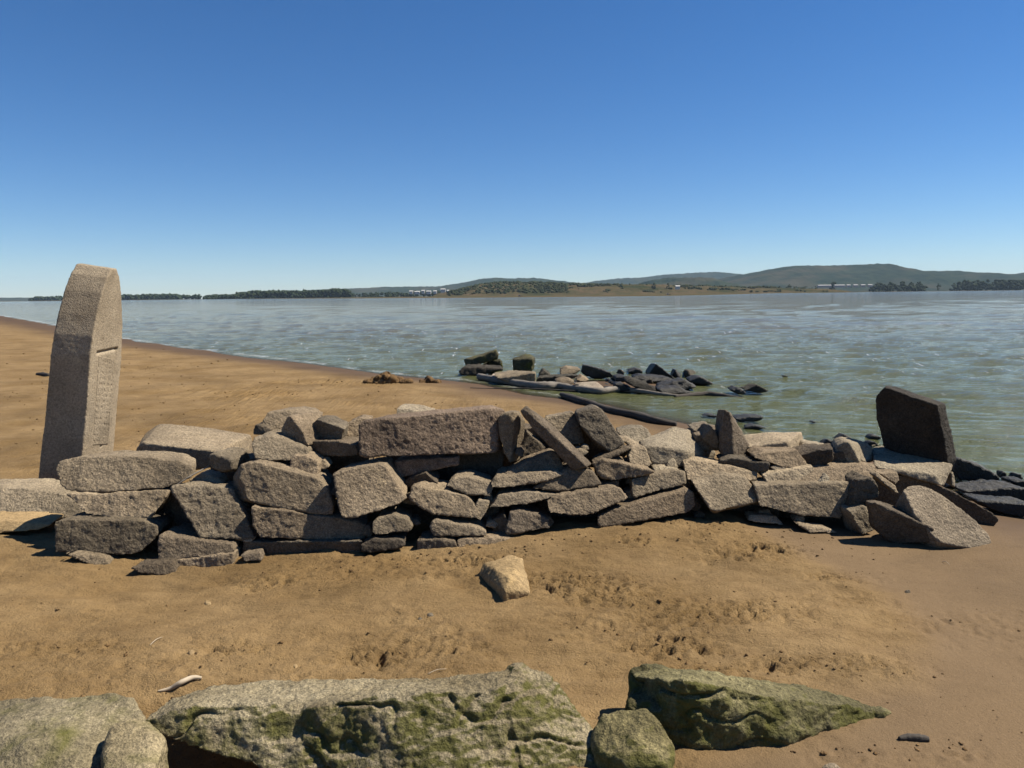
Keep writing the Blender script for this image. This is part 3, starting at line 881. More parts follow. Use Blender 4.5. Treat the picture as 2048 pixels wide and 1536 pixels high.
S(R2, [(640, 410), (665, 372), (870, 375), (1000, 402), (1012, 480), (880, 492), (680, 472)], "dark flat stone left of the long pinkish block, under the peaked stone", 'dark', yaw=-22, tilt=-2, t=.3, o=.06)
S(R2, [(895, 275), (930, 245), (1020, 200), (1100, 215), (1050, 340), (900, 345)], "small light stone peeking out behind the left end of the long pinkish block", 'stone', yaw=18, tilt=30, t=.2, o=.22)
S(R2, [(1008, 260), (1040, 228), (1200, 222), (1480, 208), (1700, 188), (1972, 132), (2000, 200), (1978, 440), (2015, 462), (1800, 458), (1400, 478), (1075, 497), (1020, 482)],
  "long pinkish block lying across the top of the wall", 'pink', yaw=16, tilt=12, t=.34, o=-.06, ex=.05, amp=.018, bot=[(2070, 138, .20), (2090, 150, .26), (2060, 440, .20)], sm=4, pick=1.3)
S(R2, [(1285, 190), (1290, 130), (1380, 134), (1600, 187), (1450, 210), (1300, 205)], "pale wedge of slab showing behind the top edge of the long pinkish block", 'pale', yaw=8, tilt=36, t=.3, o=.42)
S(R2, [(140, 650), (160, 545), (260, 525), (330, 556), (470, 592), (735, 652), (790, 722), (832, 860), (828, 920), (700, 905), (480, 872), (250, 828), (205, 810)],
  "broad square-edged grey block in the middle of the left part of the wall", 'stone', yaw=8, tilt=20, t=.36, o=-.06, ex=-.02, bot=[(85, 640, .14), (95, 790, .14), (150, 548, .12)], amp=.024)
S(R2, [(255, 560), (262, 508), (360, 520), (505, 540), (500, 600), (330, 580)], "small pale flat piece lying on the broad grey block", 'pale', yaw=10, tilt=44, t=.2, o=.05)
S(R2, [(497, 596), (528, 480), (640, 478), (720, 530), (715, 630), (600, 620)], "small cube-like stone on top of the broad grey block", 'stone', yaw=4, tilt=22, t=.2, o=-.02, bot=[(768, 520, .14), (750, 615, .14)])
S(R2, [(820, 612), (1000, 570), (1150, 545), (1205, 552), (1265, 650), (1330, 742), (1365, 792), (1310, 842), (1000, 932), (900, 942), (870, 895)],
  "blunt five-sided block in the centre of the wall below the pinkish block", 'stone', yaw=14, tilt=28, t=.34, o=-.08, sm=4)
S(R2, [(222, 850), (480, 880), (830, 930), (1078, 985), (1070, 1102), (600, 1092), (290, 1087), (235, 1000)],
  "long low block whose upper half lies in the shadow of the broad grey block", 'stone', yaw=10, tilt=14, t=.34, o=.02, amp=.02)
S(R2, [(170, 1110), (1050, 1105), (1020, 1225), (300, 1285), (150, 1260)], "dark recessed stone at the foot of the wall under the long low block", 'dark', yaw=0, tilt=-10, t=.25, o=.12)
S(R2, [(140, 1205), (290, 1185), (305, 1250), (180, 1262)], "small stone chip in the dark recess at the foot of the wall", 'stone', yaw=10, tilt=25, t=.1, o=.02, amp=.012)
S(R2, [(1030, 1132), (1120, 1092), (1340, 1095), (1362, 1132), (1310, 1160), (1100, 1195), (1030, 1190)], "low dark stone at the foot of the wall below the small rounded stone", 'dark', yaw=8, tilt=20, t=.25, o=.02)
S(R2, [(1110, 972), (1150, 940), (1270, 915), (1380, 940), (1407, 1000), (1392, 1032), (1130, 1072), (1108, 1050)], "small rounded stone below the blunt five-sided block", 'stone', yaw=12, tilt=30, t=.24, o=-.01, sm=6)
S(R2, [(1385, 800), (1402, 712), (1440, 700), (1600, 745), (1790, 765), (1860, 830), (1905, 900), (1880, 945), (1560, 912), (1460, 860)],
  "jagged stone right of the blunt five-sided block with a notched top edge", 'stone', yaw=12, tilt=30, t=.30, o=-.03, amp=.03, sm=2)
S(R2, [(1850, 870), (1890, 800), (1975, 812), (1950, 900), (1905, 965), (1860, 940)], "small chunk squeezed against the right end of the jagged stone", 'pale', yaw=20, tilt=20, t=.2, o=.0, amp=.016)
S(R2, [(1645, 702), (1700, 650), (1800, 640), (1990, 685), (2003, 722), (1970, 782), (1800, 767), (1735, 732)], "flat stone resting above the jagged stone", 'stone', yaw=10, tilt=34, t=.26, o=-.02)
S(R2, [(1330, 700), (1400, 640), (1500, 598), (1600, 682), (1580, 715), (1380, 720)], "dark pointed stone in the gap above the jagged stone", 'dark', yaw=-20, tilt=0, t=.25, o=.10)
S(R2, [(1535, 1002), (1560, 955), (1700, 975), (1900, 1010), (1958, 1042), (1950, 1072), (1750, 1068), (1560, 1072)], "slim tapered stone low in the wall under the jagged stone", 'stone', yaw=10, tilt=26, t=.28, o=-.01, sm=4)
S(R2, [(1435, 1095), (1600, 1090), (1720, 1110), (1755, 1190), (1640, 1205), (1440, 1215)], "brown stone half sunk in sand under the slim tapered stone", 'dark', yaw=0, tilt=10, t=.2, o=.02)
S(R3, [(45, 1105), (115, 1080), (530, 1090), (545, 1112), (430, 1165), (250, 1195), (60, 1200)], "long flat stone half buried at the foot of the wall behind the lone sandy rock", 'stone', yaw=10, tilt=28, t=.28, o=.0, sm=4)
S(R2, [(1270, 520), (1760, 485), (1745, 550), (1300, 650)], "shaded slab lying beneath the long pinkish block", 'pink', yaw=4, tilt=10, t=.3, o=.10)

# ---------------------------------------------------------------- middle part
S(R3, [(350, 205), (375, 180), (460, 165), (470, 300), (440, 540), (400, 470), (358, 330)], "upright tapering stone standing right of the long pinkish block", 'stone', yaw=-4, tilt=8, t=.24, o=-.02,
  bot=[(510, 150, .14), (552, 232, .16), (540, 330, .16), (502, 520, .10)], sm=3)
S(R3, [(513, 155), (548, 150), (690, 300), (1000, 560), (985, 572), (905, 592), (820, 502), (700, 372), (580, 262)], "long slab leaning diagonally with a tan lit edge", 'stone', yaw=-24, tilt=-6, t=.16, o=-.14,
  bot=[(562, 114, .08), (640, 168, .12), (762, 262, .14), (872, 370, .14), (1044, 540, .10)], sm=2, amp=.014, shrink=.95)
S(R3, [(690, 200), (900, 158), (942, 230), (990, 395), (870, 405), (750, 380)], "square grey slab standing behind the diagonally leaning slab", 'stone', yaw=10, tilt=26, t=.2, o=.14, sm=3)
S(R3, [(918, 170), (1060, 115), (1112, 140), (1280, 398), (1180, 455), (1060, 380), (940, 250)], "dark grey rounded slab tilted to the right beside the square grey slab", 'dark', yaw=14, tilt=18, t=.24, o=.0, sm=5, bot=[(930, 230, .05), (1080, 440, .05)])
S(R3, [(955, 420), (985, 398), (1020, 410), (1022, 445), (960, 452)], "fist sized pebble caught between the two tilted slabs", 'pale', yaw=10, tilt=20, t=.08, o=.06, amp=.006)
S(R3, [(385, 625), (560, 522), (740, 450), (792, 460), (852, 600), (740, 612), (480, 640)], "fan shaped stone with its broad face up in the middle of the wall", 'stone', yaw=6, tilt=42, t=.22, o=.0, sm=3)
S(R3, [(290, 690), (330, 632), (480, 620), (780, 588), (835, 618), (740, 662), (600, 682), (450, 712), (310, 722)], "narrow pale stone under the fan shaped stone", 'pale', yaw=6, tilt=36, t=.28, o=-.06, sm=4)
S(R3, [(588, 722), (760, 652), (850, 570), (880, 560), (1050, 600), (1108, 692), (1000, 715), (800, 745)], "dark grey wedge below the foot of the diagonally leaning slab", 'dark', yaw=8, tilt=32, t=.26, o=-.05)
S(R3, [(285, 862), (350, 772), (560, 742), (800, 768), (700, 802), (600, 832), (400, 857)], "flat stone with a sloping face left of centre, under the narrow pale stone", 'stone', yaw=6, tilt=38, t=.28, o=-.05)
S(R3, [(702, 820), (760, 780), (960, 745), (1200, 710), (1252, 720), (1303, 792), (1280, 807), (1100, 872), (1000, 922), (860, 917), (720, 902)],
  "knobbly pale-edged stone above the left end of the long rounded lower slab", 'stone', yaw=12, tilt=30, t=.3, o=-.08, amp=.028, sm=3)
S(R3, [(400, 1052), (440, 902), (500, 885), (650, 910), (722, 942), (732, 1012), (600, 1034), (420, 1062)], "squat stone near the sand, shaded at its right corner", 'stone', yaw=8, tilt=24, t=.28, o=-.02)
S(R3, [(300, 960), (400, 905), (430, 960), (420, 1062), (310, 1060)], "dark broken stone left of the squat stone in a deep gap", 'dark', yaw=-20, tilt=0, t=.2, o=.05)
S(R3, [(1078, 925), (1200, 872), (1740, 722), (1790, 750), (1803, 850), (1750, 902), (1500, 942), (1120, 1012), (1080, 995)],
  "long rounded slab slanting up to the right along the sand", 'stone', yaw=10, tilt=24, t=.3, o=-.05, sm=6, amp=.012)
S(R3, [(1328, 655), (1450, 622), (1640, 592), (1720, 600), (1728, 692), (1500, 742), (1345, 792), (1328, 750)], "rectangular stone lying on the long rounded slab", 'stone', yaw=10, tilt=30, t=.3, o=-.04)
S(R3, [(1035, 535), (1120, 502), (1300, 540), (1508, 602), (1400, 632), (1250, 622), (1215, 665), (1100, 645)], "pointed stone aimed right at the foot of the diagonally leaning slab", 'stone', yaw=-2, tilt=16, t=.26, o=-.05, amp=.026, sm=2)
S(R3, [(1040, 522), (1110, 490), (1310, 415), (1335, 432), (1180, 500)], "thin plate under the lower edge of the dark grey tilted slab", 'stone', yaw=0, tilt=40, t=.16, o=.02, amp=.01)
S(R3, [(1300, 480), (1330, 422), (1420, 410), (1478, 550), (1400, 572), (1320, 545)], "pale broken block between the pointed stone and the wide pale slab", 'pale', yaw=18, tilt=34, t=.24, o=.02, amp=.026)
S(R3, [(1408, 425), (1440, 410), (1560, 415), (1740, 445), (1745, 485), (1710, 565), (1580, 555), (1480, 545)], "wide pale slab with a rounded outline behind the middle of the wall", 'pale', yaw=4, tilt=14, t=.3, o=.06,
  top=[(1480, 345), (1640, 268), (1740, 285), (1835, 340), (1945, 450), (1905, 512)], top_d=.52, sm=4, amp=.014)
S(R3, [(1210, 300), (1330, 275), (1450, 280), (1480, 340), (1410, 408), (1330, 412), (1240, 335)], "flat pale stone behind the dark grey tilted slab", 'pale', yaw=6, tilt=58, t=.2, o=.35, sm=3, amp=.016)
S(R3, [(1225, 350), (1300, 350), (1405, 410), (1330, 425)], "narrow pale strip of stone beside the dark grey tilted slab", 'pale', yaw=6, tilt=50, t=.14, o=.14, amp=.01)
S(R3, [(1480, 572), (1560, 558), (1680, 575), (1650, 600), (1500, 612)], "small flat light stone tucked under the wide pale slab", 'pale', yaw=8, tilt=44, t=.2, o=.02, amp=.01)

# ---------------------------------------------------------------- right part
S(R4, [(385, 400), (390, 295), (412, 188), (438, 205), (452, 290), (455, 445), (400, 445)], "tall pointed stone standing up like a spike in the right part of the wall", 'stone', yaw=-18, tilt=2, t=.2, o=.06,
  bot=[(442, 205, .06), (505, 310, .14), (572, 435, .18), (560, 462, .16)], sm=3, amp=.016)
S(R4, [(285, 352), (342, 280), (372, 340), (378, 405), (340, 402)], "dark triangular stone left of the spike stone", 'dark', yaw=-30, tilt=-6, t=.25, o=.16)
S(R4, [(232, 300), (340, 276), (352, 282), (290, 350), (262, 330)], "low light stone behind the dark triangular stone", 'stone', yaw=10, tilt=46, t=.25, o=.36)
S(R4, [(535, 395), (755, 366), (760, 412), (560, 430)], "pale slab with a flat top and a dark front strip right of the spike stone", 'pale', yaw=-8, tilt=-8, t=.4, o=.18,
  top=[(520, 325), (600, 318), (830, 310), (842, 380), (822, 425)], top_d=.62, sm=2, amp=.012)
S(R4, [(565, 455), (620, 420), (800, 408), (862, 490), (850, 515), (760, 518), (650, 472)], "rounded stone with a shadow across it in front of the pale flat-topped slab", 'stone', yaw=14, tilt=28, t=.28, o=.02, sm=4)
S(R4, [(820, 440), (920, 412), (1000, 404), (1003, 470), (905, 515), (862, 495)], "dark stone with one lit knob right of the shadow-crossed rounded stone", 'dark', yaw=-22, tilt=0, t=.26, o=.10, bot=[(985, 408, .1), (1000, 440, .06)])
S(R4, [(830, 420), (842, 368), (1000, 390), (1012, 412)], "flat brown slab at the water's edge behind the dark knobbed stone", 'pale', yaw=0, tilt=60, t=.2, o=.55, amp=.012)
S(E3, [(1215, 440), (1250, 340), (1330, 290), (1390, 285), (1460, 400), (1530, 550), (1400, 560), (1250, 560)], "chunky block with dark left face and bright top beside the dark upright slab", 'pale', yaw=-38, tilt=0, t=.28, o=.16, ex=.08,
  bot=[(1400, 278, .10), (1640, 295, .34), (1700, 350, .34), (1740, 520, .24), (1560, 560, .1)], sm=3, amp=.014)
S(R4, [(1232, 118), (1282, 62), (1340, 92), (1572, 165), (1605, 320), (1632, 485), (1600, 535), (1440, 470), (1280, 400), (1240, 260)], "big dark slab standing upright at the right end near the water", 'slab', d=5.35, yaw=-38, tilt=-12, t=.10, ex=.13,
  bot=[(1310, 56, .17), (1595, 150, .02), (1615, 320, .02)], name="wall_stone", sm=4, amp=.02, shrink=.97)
S(E4, [(300, 440), (560, 490), (900, 510), (1010, 545), (1080, 660), (1000, 620), (960, 600), (400, 470)], "dished stone lying in the shadow at the foot of the dark upright slab", 'pale', d=5.02, yaw=-4, tilt=14, t=.10,
  bot=[(250, 165, .62), (380, 180, .62), (1150, 395, .20), (1225, 405, .16), (1110, 665, .02), (300, 370, .26), (1160, 420, .16)], sm=3, amp=.012, shrink=.9)
S(R4, [(380, 470), (450, 455), (662, 482), (652, 532), (600, 535), (400, 485)], "dark rough-faced stone lying right of the foot of the spike stone", 'dark', yaw=-16, tilt=8, t=.24, o=.0, amp=.024)
S(R4, [(655, 505), (700, 490), (778, 522), (700, 540)], "small bright chip right of the dark rough-faced stone", 'pale', yaw=10, tilt=40, t=.14, o=.02, amp=.01)
S(R4, [(615, 545), (780, 530), (900, 500), (908, 525), (800, 602), (640, 592)], "thick stone with a flat pale top in the right part of the wall", 'pale', yaw=8, tilt=30, t=.26, o=.0, amp=.022)
S(R4, [(805, 600), (900, 520), (1060, 495), (1230, 488), (1252, 560), (1130, 592), (980, 602)], "large flat slab lying face up in front of the dished stone", 'stone', yaw=4, tilt=56, t=.2, o=.05, amp=.016)
S(R4, [(925, 602), (968, 540), (988, 562), (985, 600)], "small upright pale chip on the large flat slab", 'pale', yaw=20, tilt=20, t=.06, o=-.02, amp=.006, vox=.007)
S(R4, [(178, 475), (240, 465), (600, 528), (592, 582), (520, 582), (380, 552), (205, 582)], "pale rough block in the middle right of the wall, above the slanted one", 'pale', yaw=12, tilt=38, t=.28, o=-.02, amp=.024)
S(R4, [(228, 590), (400, 545), (520, 560), (607, 667), (362, 747), (330, 737)], "slanted rhombus shaped stone with a bright granular face", 'pale', yaw=16, tilt=38, t=.26, o=-.12, sm=3, bot=[(600, 690, .02), (350, 760, .04)])
S(R4, [(565, 600), (820, 607), (1110, 587), (1138, 610), (1047, 790), (840, 777), (600, 722), (590, 690)], "long flat-faced block at the right end of the wall front", 'stone', yaw=8, tilt=20, t=.26, o=-.05, sm=4, amp=.016)
S(R4, [(1075, 735), (1140, 582), (1210, 558), (1262, 622), (1258, 672), (1110, 745)], "dark grey block with a craggy face right of the long flat-faced block", 'dark', yaw=-14, tilt=10, t=.28, o=-.05, amp=.03)
S(E4, [(300, 540), (340, 510), (420, 570), (545, 670), (575, 760), (540, 745), (380, 620)], "narrow light bar of stone sloping down right of the craggy grey block", 'pale', yaw=16, tilt=34, t=.12, o=.02, amp=.01)
S(E4, [(340, 510), (560, 485), (585, 590), (540, 640), (420, 570)], "small brown stone beneath the dished stone", 'stone', yaw=16, tilt=26, t=.16, o=.10, amp=.01)
S(E4, [(-10, 960), (150, 892), (235, 905), (290, 1180), (160, 1245), (90, 1060), (60, 1020)], "small dark-sided block on the sand right of the long flat-faced block", 'stone', yaw=20, tilt=16, t=.22, o=-.03, bot=[(-70, 1000, .15), (-40, 1190, .15)], amp=.024)
S(E4, [(230, 860), (290, 850), (560, 1000), (830, 1110), (985, 1160), (970, 1320), (560, 1360), (440, 1300), (290, 1170)], "thick wedge on the sand with a dark front and a bright upper edge", 'dark', yaw=-20, tilt=-10, t=.08, o=-.12,
  bot=[(290, 825, .08), (420, 850, .16), (700, 980, .18), (975, 1145, .06)], sm=2, amp=.014, shrink=.95)
S(E4, [(620, 720), (680, 660), (820, 640), (940, 670), (1080, 760), (1300, 920), (1500, 1080), (1640, 1230), (1690, 1390), (1350, 1385), (1050, 1320), (970, 1240), (760, 1000)],
  "big smooth oval slab leaning against the right end of the wall", 'pale', yaw=16, tilt=40, t=.10, ez=-.12, o=-.05, sm=4, amp=.010, shrink=.97)
S(E4, [(750, 520), (1250, 740), (1680, 970), (1765, 1050), (1720, 1130), (1590, 1155), (1400, 1010), (1100, 740), (800, 600), (620, 640)], "long dark slab behind the big smooth oval slab", 'dark', d=4.98, yaw=-22, tilt=-6, t=.12, sm=2, amp=.012, shrink=.96)
S(R4, [(535, 800), (545, 768), (690, 770), (742, 826), (640, 815)], "thin pale stone on the sand under the long flat-faced block", 'pale', yaw=10, tilt=40, t=.14, o=.0, amp=.01)
S(R4, [(798, 815), (870, 835), (980, 842), (1040, 868), (880, 868)], "thin broken flake on the sand right of the thin pale stone", 'stone', yaw=10, tilt=40, t=.12, o=-.02, amp=.012)
S(E4, [(1190, 520), (1215, 480), (1250, 610), (1240, 680), (1200, 660)], "small lit stub of stone right of the dished stone", 'pale', yaw=30, tilt=10, t=.1, d=5.15, amp=.008)
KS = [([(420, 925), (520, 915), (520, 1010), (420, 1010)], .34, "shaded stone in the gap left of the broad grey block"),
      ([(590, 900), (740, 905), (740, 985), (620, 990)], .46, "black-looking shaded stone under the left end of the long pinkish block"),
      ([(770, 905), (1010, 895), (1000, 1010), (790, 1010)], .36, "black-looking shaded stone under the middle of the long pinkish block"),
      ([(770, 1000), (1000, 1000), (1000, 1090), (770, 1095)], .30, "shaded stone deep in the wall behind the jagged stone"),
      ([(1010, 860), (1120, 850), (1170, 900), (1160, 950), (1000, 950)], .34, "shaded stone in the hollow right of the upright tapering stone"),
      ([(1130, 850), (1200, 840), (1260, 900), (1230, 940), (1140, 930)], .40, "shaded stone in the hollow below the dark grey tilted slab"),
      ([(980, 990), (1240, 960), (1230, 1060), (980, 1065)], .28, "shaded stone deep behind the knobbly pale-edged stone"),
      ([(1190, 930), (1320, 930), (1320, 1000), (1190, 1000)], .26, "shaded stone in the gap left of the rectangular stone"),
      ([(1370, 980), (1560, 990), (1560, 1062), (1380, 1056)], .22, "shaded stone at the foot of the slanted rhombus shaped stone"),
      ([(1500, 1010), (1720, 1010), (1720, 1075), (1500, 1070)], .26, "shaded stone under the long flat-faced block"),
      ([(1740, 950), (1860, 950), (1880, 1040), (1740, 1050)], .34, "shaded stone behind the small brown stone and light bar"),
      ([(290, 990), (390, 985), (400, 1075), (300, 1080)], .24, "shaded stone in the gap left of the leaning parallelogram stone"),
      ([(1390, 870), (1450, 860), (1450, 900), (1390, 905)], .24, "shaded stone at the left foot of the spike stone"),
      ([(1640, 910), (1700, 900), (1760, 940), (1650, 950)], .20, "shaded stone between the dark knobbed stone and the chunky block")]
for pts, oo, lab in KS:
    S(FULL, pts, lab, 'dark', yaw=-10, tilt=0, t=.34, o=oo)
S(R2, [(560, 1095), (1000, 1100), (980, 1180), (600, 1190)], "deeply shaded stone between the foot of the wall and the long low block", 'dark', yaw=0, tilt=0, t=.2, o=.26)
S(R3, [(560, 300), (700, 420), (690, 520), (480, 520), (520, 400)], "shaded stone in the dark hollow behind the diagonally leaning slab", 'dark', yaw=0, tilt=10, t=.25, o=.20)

# chinking: small chips wedged into the joints, alike enough that nothing tells them apart
r = np.random.default_rng(9)
for a, b in [(315, 985), (330, 1070), (478, 1010), (492, 1075), (668, 985), (736, 1062), (742, 1090), (822, 1000), (828, 1045), (845, 985), (975, 1000), (985, 1050), (1100, 985), (1092, 1045), (1200, 975), (1195, 1000),
             (1262, 960), (1258, 990), (1370, 968), (1385, 1010), (1400, 1030), (1505, 1000), (1530, 1030), (1600, 1040), (1710, 1020), (1160, 905), (1040, 905), (640, 930), (560, 905), (1345, 930)]:
    w, h_ = r.uniform(9, 22), r.uniform(7, 15)
    S(FULL, [(a - w, b + h_ * .6), (a - w * r.uniform(.3, .9), b - h_ * r.uniform(.3, 1)), (a + w * r.uniform(.0, .6), b - h_), (a + w, b + h_ * r.uniform(-.3, .4)), (a + w * .5, b + h_)],
      "small chip of stone wedged in a joint of the wall", ('stone', 'dark', 'pale')[int(r.integers(3))], yaw=r.uniform(-20, 25), tilt=r.uniform(10, 40), t=.12, o=.05, amp=.010, group="small chips wedged in the joints of the wall")
# ---------------------------------------------------------------- rubble at the water's edge
GD = "wet rubble at the water's edge"
def shore(conv, pts, label, mat='wetrock', base=None, dd=0.0, **k):
    f = [conv(*p) for p in pts]
    by = max(p[1] for p in f) if base is None else conv(0, base)[1]
    cx = sum(p[0] for p in f) / len(f)
    d = on_z(cx, by, k.pop('z0', 0.0)).y + dd
    k.setdefault('t', .5); k.setdefault('yaw', -25); k.setdefault('tilt', 4); k.setdefault('vox', .024); k.setdefault('sm', 1); k.setdefault('amp', .045)
    return stone(conv, pts, label, mat, d=d, name=k.pop('name', "shore_rock"), cat="rock", group=GD, pick=1.2, **k)
H = shore
H(E1, [(250, 232), (555, 122), (590, 185), (575, 228), (420, 275), (255, 322)], "brown rectangular block leaning up to the right at the shore's edge", 'algae', base=400, dd=.35, yaw=6, tilt=-2, t=.55, bot=[(166, 226, .35), (185, 325, .35), (560, 118, .4)], amp=.03)
H(E1, [(370, 318), (480, 262), (600, 235), (625, 262), (640, 345), (480, 348)], "mossy wedge propping up the leaning brown block", 'algae', base=400, dd=.55, yaw=-10, tilt=10, t=.5)
H(E1, [(108, 385), (150, 328), (260, 342), (640, 338), (640, 368), (560, 382), (440, 402), (260, 436), (130, 418)], "thin dark slab lying flat under the leaning brown block", 'damp', base=436, dd=.0, yaw=0, tilt=10, t=.8, amp=.05)
H(E1, [(755, 232), (860, 226), (1000, 232), (985, 372), (862, 402), (760, 372)], "mossy cube shaped block with a crumbled top at the shore", 'algae', base=430, dd=.2, yaw=-12, tilt=0, t=.55, bot=[(905, 165, .3), (960, 175, .3), (1036, 212, .45), (1012, 352, .45), (800, 215, .3)], amp=.04)
H(E1, [(618, 462), (830, 432), (1030, 392), (1034, 540), (920, 525), (700, 505)], "broad pale broken slab carrying the mossy cube shaped block", 'stone', base=545, dd=.0, yaw=-6, tilt=-6, t=.4, bot=[(490, 420, .35), (530, 392, .7), (740, 362, 1.1), (1020, 378, .7), (560, 465, .1)], amp=.03)
H(E1, [(488, 425), (540, 394), (640, 420), (700, 448), (600, 466), (510, 460)], "bright bare patch of broken slab at the foot of the mossy cube", 'marble', base=490, dd=.05, yaw=0, tilt=62, t=.1, amp=.02)
H(E1, [(1058, 432), (1130, 355), (1232, 432), (1180, 450)], "dull grey pointed rock right of the mossy cube", 'damp', base=470, yaw=10, tilt=20, dd=.4)
H(E1, [(1325, 365), (1400, 330), (1540, 338), (1585, 352), (1500, 412), (1400, 432), (1330, 422)], "light flat-faced rock left of the long dark slab", 'stone', base=450, yaw=6, tilt=40, dd=.5)
H(E1, [(1575, 380), (1600, 290), (1700, 312), (1950, 400), (1985, 445), (1760, 475), (1640, 440)], "long black slab tipped down to the right in the rubble", 'wetrock', base=500, yaw=-30, tilt=-8, dd=.4, t=.35)
H(E1, [(1040, 455), (1360, 432), (1570, 420), (1480, 470), (1260, 520), (1040, 530)], "long flat dark stone with a pale upper edge behind the driftwood", 'damp', base=540, yaw=-10, tilt=-5, dd=.1, t=.4)
H(E1, [(1258, 490), (1400, 452), (1525, 497), (1450, 552), (1300, 545)], "rough grey-brown stone touching the driftwood log", 'dark', base=560, yaw=10, tilt=30)
H(E1, [(1510, 497), (1590, 422), (1690, 492), (1600, 510)], "small pale triangular stone behind the bright flat slab", 'pale', base=530, yaw=10, tilt=40, dd=.2)
H(E1, [(1450, 516), (1760, 500), (1872, 576), (1860, 600), (1700, 612), (1590, 595)], "bright tan flat slab lying among the black rubble", 'marble', base=625, yaw=0, tilt=64, t=.14, amp=.02)
H(E2, [(430, 265), (580, 258), (560, 310), (500, 330), (430, 322)], "short black stone right of the long black slab", base=370)
H(E2, [(440, 240), (470, 172), (495, 160), (545, 245)], "small split stone standing on end in the rubble", 'damp', base=340, dd=.3, t=.2)
H(E2, [(572, 208), (690, 165), (770, 190), (760, 225), (680, 232)], "low black rock at the back of the rubble with sparkling water beside it", base=235)
H(E2, [(830, 222), (920, 100), (1162, 292), (1080, 300), (830, 262)], "big black triangular rock pointing up in the rubble", base=310, dd=.2, t=.6, yaw=-30, tilt=-8, amp=.02)
H(E2, [(1110, 250), (1152, 170), (1208, 275), (1150, 285)], "small black pyramid right of the big triangular rock", base=285, bot=[(1255, 262, .3)], t=.3, amp=.02)
H(E2, [(1252, 268), (1300, 180), (1340, 262)], "twin black pyramid with a greenish top right of the small pyramid", 'damp', base=285, bot=[(1390, 190, .4), (1425, 265, .4)], t=.3, amp=.02)
H(E2, [(1322, 310), (1440, 260), (1500, 270), (1625, 358), (1480, 365), (1350, 355)], "black wedge sloping right into the lake", base=362, amp=.025)
H(E2, [(632, 262), (730, 245), (1060, 270), (1160, 302), (1000, 330), (800, 330), (640, 290)], "long low grey rock glistening below the big triangular rock", 'wetrock', base=350, yaw=0, tilt=45)
H(E2, [(545, 305), (620, 278), (880, 372), (925, 445), (800, 452), (560, 345)], "broad dark slab in the middle of the rubble sloping toward the log", 'damp', base=455, yaw=4, tilt=38)
H(E2, [(920, 388), (1150, 320), (1270, 295), (1350, 340), (1435, 390), (1300, 425), (1000, 412)], "hump shaped dark rock right of the broad dark slab", base=430, yaw=-6, tilt=20)
H(E2, [(930, 412), (1200, 385), (1280, 440), (1355, 468), (1000, 475)], "low wet rock washed by ripples in front of the hump shaped rock", base=475, yaw=0, tilt=40)
H(E2, [(420, 345), (540, 350), (625, 432), (540, 445), (430, 440)], "small black broken stone left of the broad dark slab", base=450)
H(E2, [(1815, 425), (1900, 397), (1980, 422), (2032, 478), (1900, 472)], "rounded black rock standing alone in the lake right of the rubble", base=478, t=.4)
H(FULL, [(1488, 781), (1515, 769), (1542, 783), (1520, 787)], "low brown rock beside the rounded black rock in the lake", 'damp', t=.4, amp=.02)
H(FULL, [(1546, 769), (1552, 764), (1557, 769)], "tiny pointed rock farthest right in the lake", t=.15, amp=.02)
H(FULL, [(1560, 755), (1572, 750), (1582, 754)], "tiny low rock out in the lake beyond the tiny pointed rock", t=.2, amp=.02)
H(FULL, [(1404, 833), (1420, 829), (1442, 833), (1430, 837)], "small wet rock in the shallows left of the spike stone", t=.2, vox=.018, amp=.02)
H(FULL, [(1470, 838), (1500, 833), (1532, 834), (1520, 843), (1480, 845)], "flat wet rock in the shallows behind the spike stone", t=.3, vox=.018, amp=.02)
H(FULL, [(1486, 856), (1510, 850), (1538, 856), (1515, 861)], "second flat wet rock just in front of the flat wet rock behind the spike stone", t=.2, vox=.018, amp=.02)
H(FULL, [(1619, 847), (1630, 842), (1640, 848)], "small black rock in the shallows midway between spike stone and upright slab", t=.12, vox=.018, amp=.015)
H(FULL, [(1672, 880), (1690, 868), (1712, 880), (1690, 884)], "small foamy rock in the shallows left of the dark upright slab", t=.15, vox=.018, amp=.015)
H(FULL, [(1735, 880), (1745, 870), (1762, 872), (1764, 880)], "black pebble touching the left foot of the dark upright slab", t=.15, vox=.018, amp=.01)
H(E4, [(1240, 370), (1290, 328), (1400, 380), (1640, 470), (1770, 560), (1765, 630), (1560, 615), (1300, 600), (1220, 490)], "jagged wet rock in the water right of the dark upright slab", t=.22, vox=.014, amp=.03, dd=.05, yaw=-20, tilt=2, bot=[(1450, 375, .2), (1720, 520, .12)])
H(E4, [(1780, 570), (1800, 500), (1840, 480), (1870, 540), (1850, 590)], "small splashed stone at the tip of the jagged wet rock", t=.1, vox=.012, amp=.012)
H(E4, [(1925, 620), (1960, 600), (2120, 600), (2120, 690), (1960, 680)], "black stone cut by the right edge of the picture", t=.2, vox=.014, amp=.02)
H(E4, [(1310, 720), (1760, 690), (1900, 680), (2150, 700), (2150, 850), (1700, 860), (1480, 820)], "long black ledge of rock at the right edge", t=.3, vox=.014, amp=.03, tilt=8)
H(E4, [(1470, 825), (1700, 850), (1950, 870), (2200, 885), (2200, 1040), (2000, 1035), (1850, 1010), (1680, 950)], "lower black ledge between the long black ledge and the sand", t=.25, vox=.014, amp=.03, tilt=6)

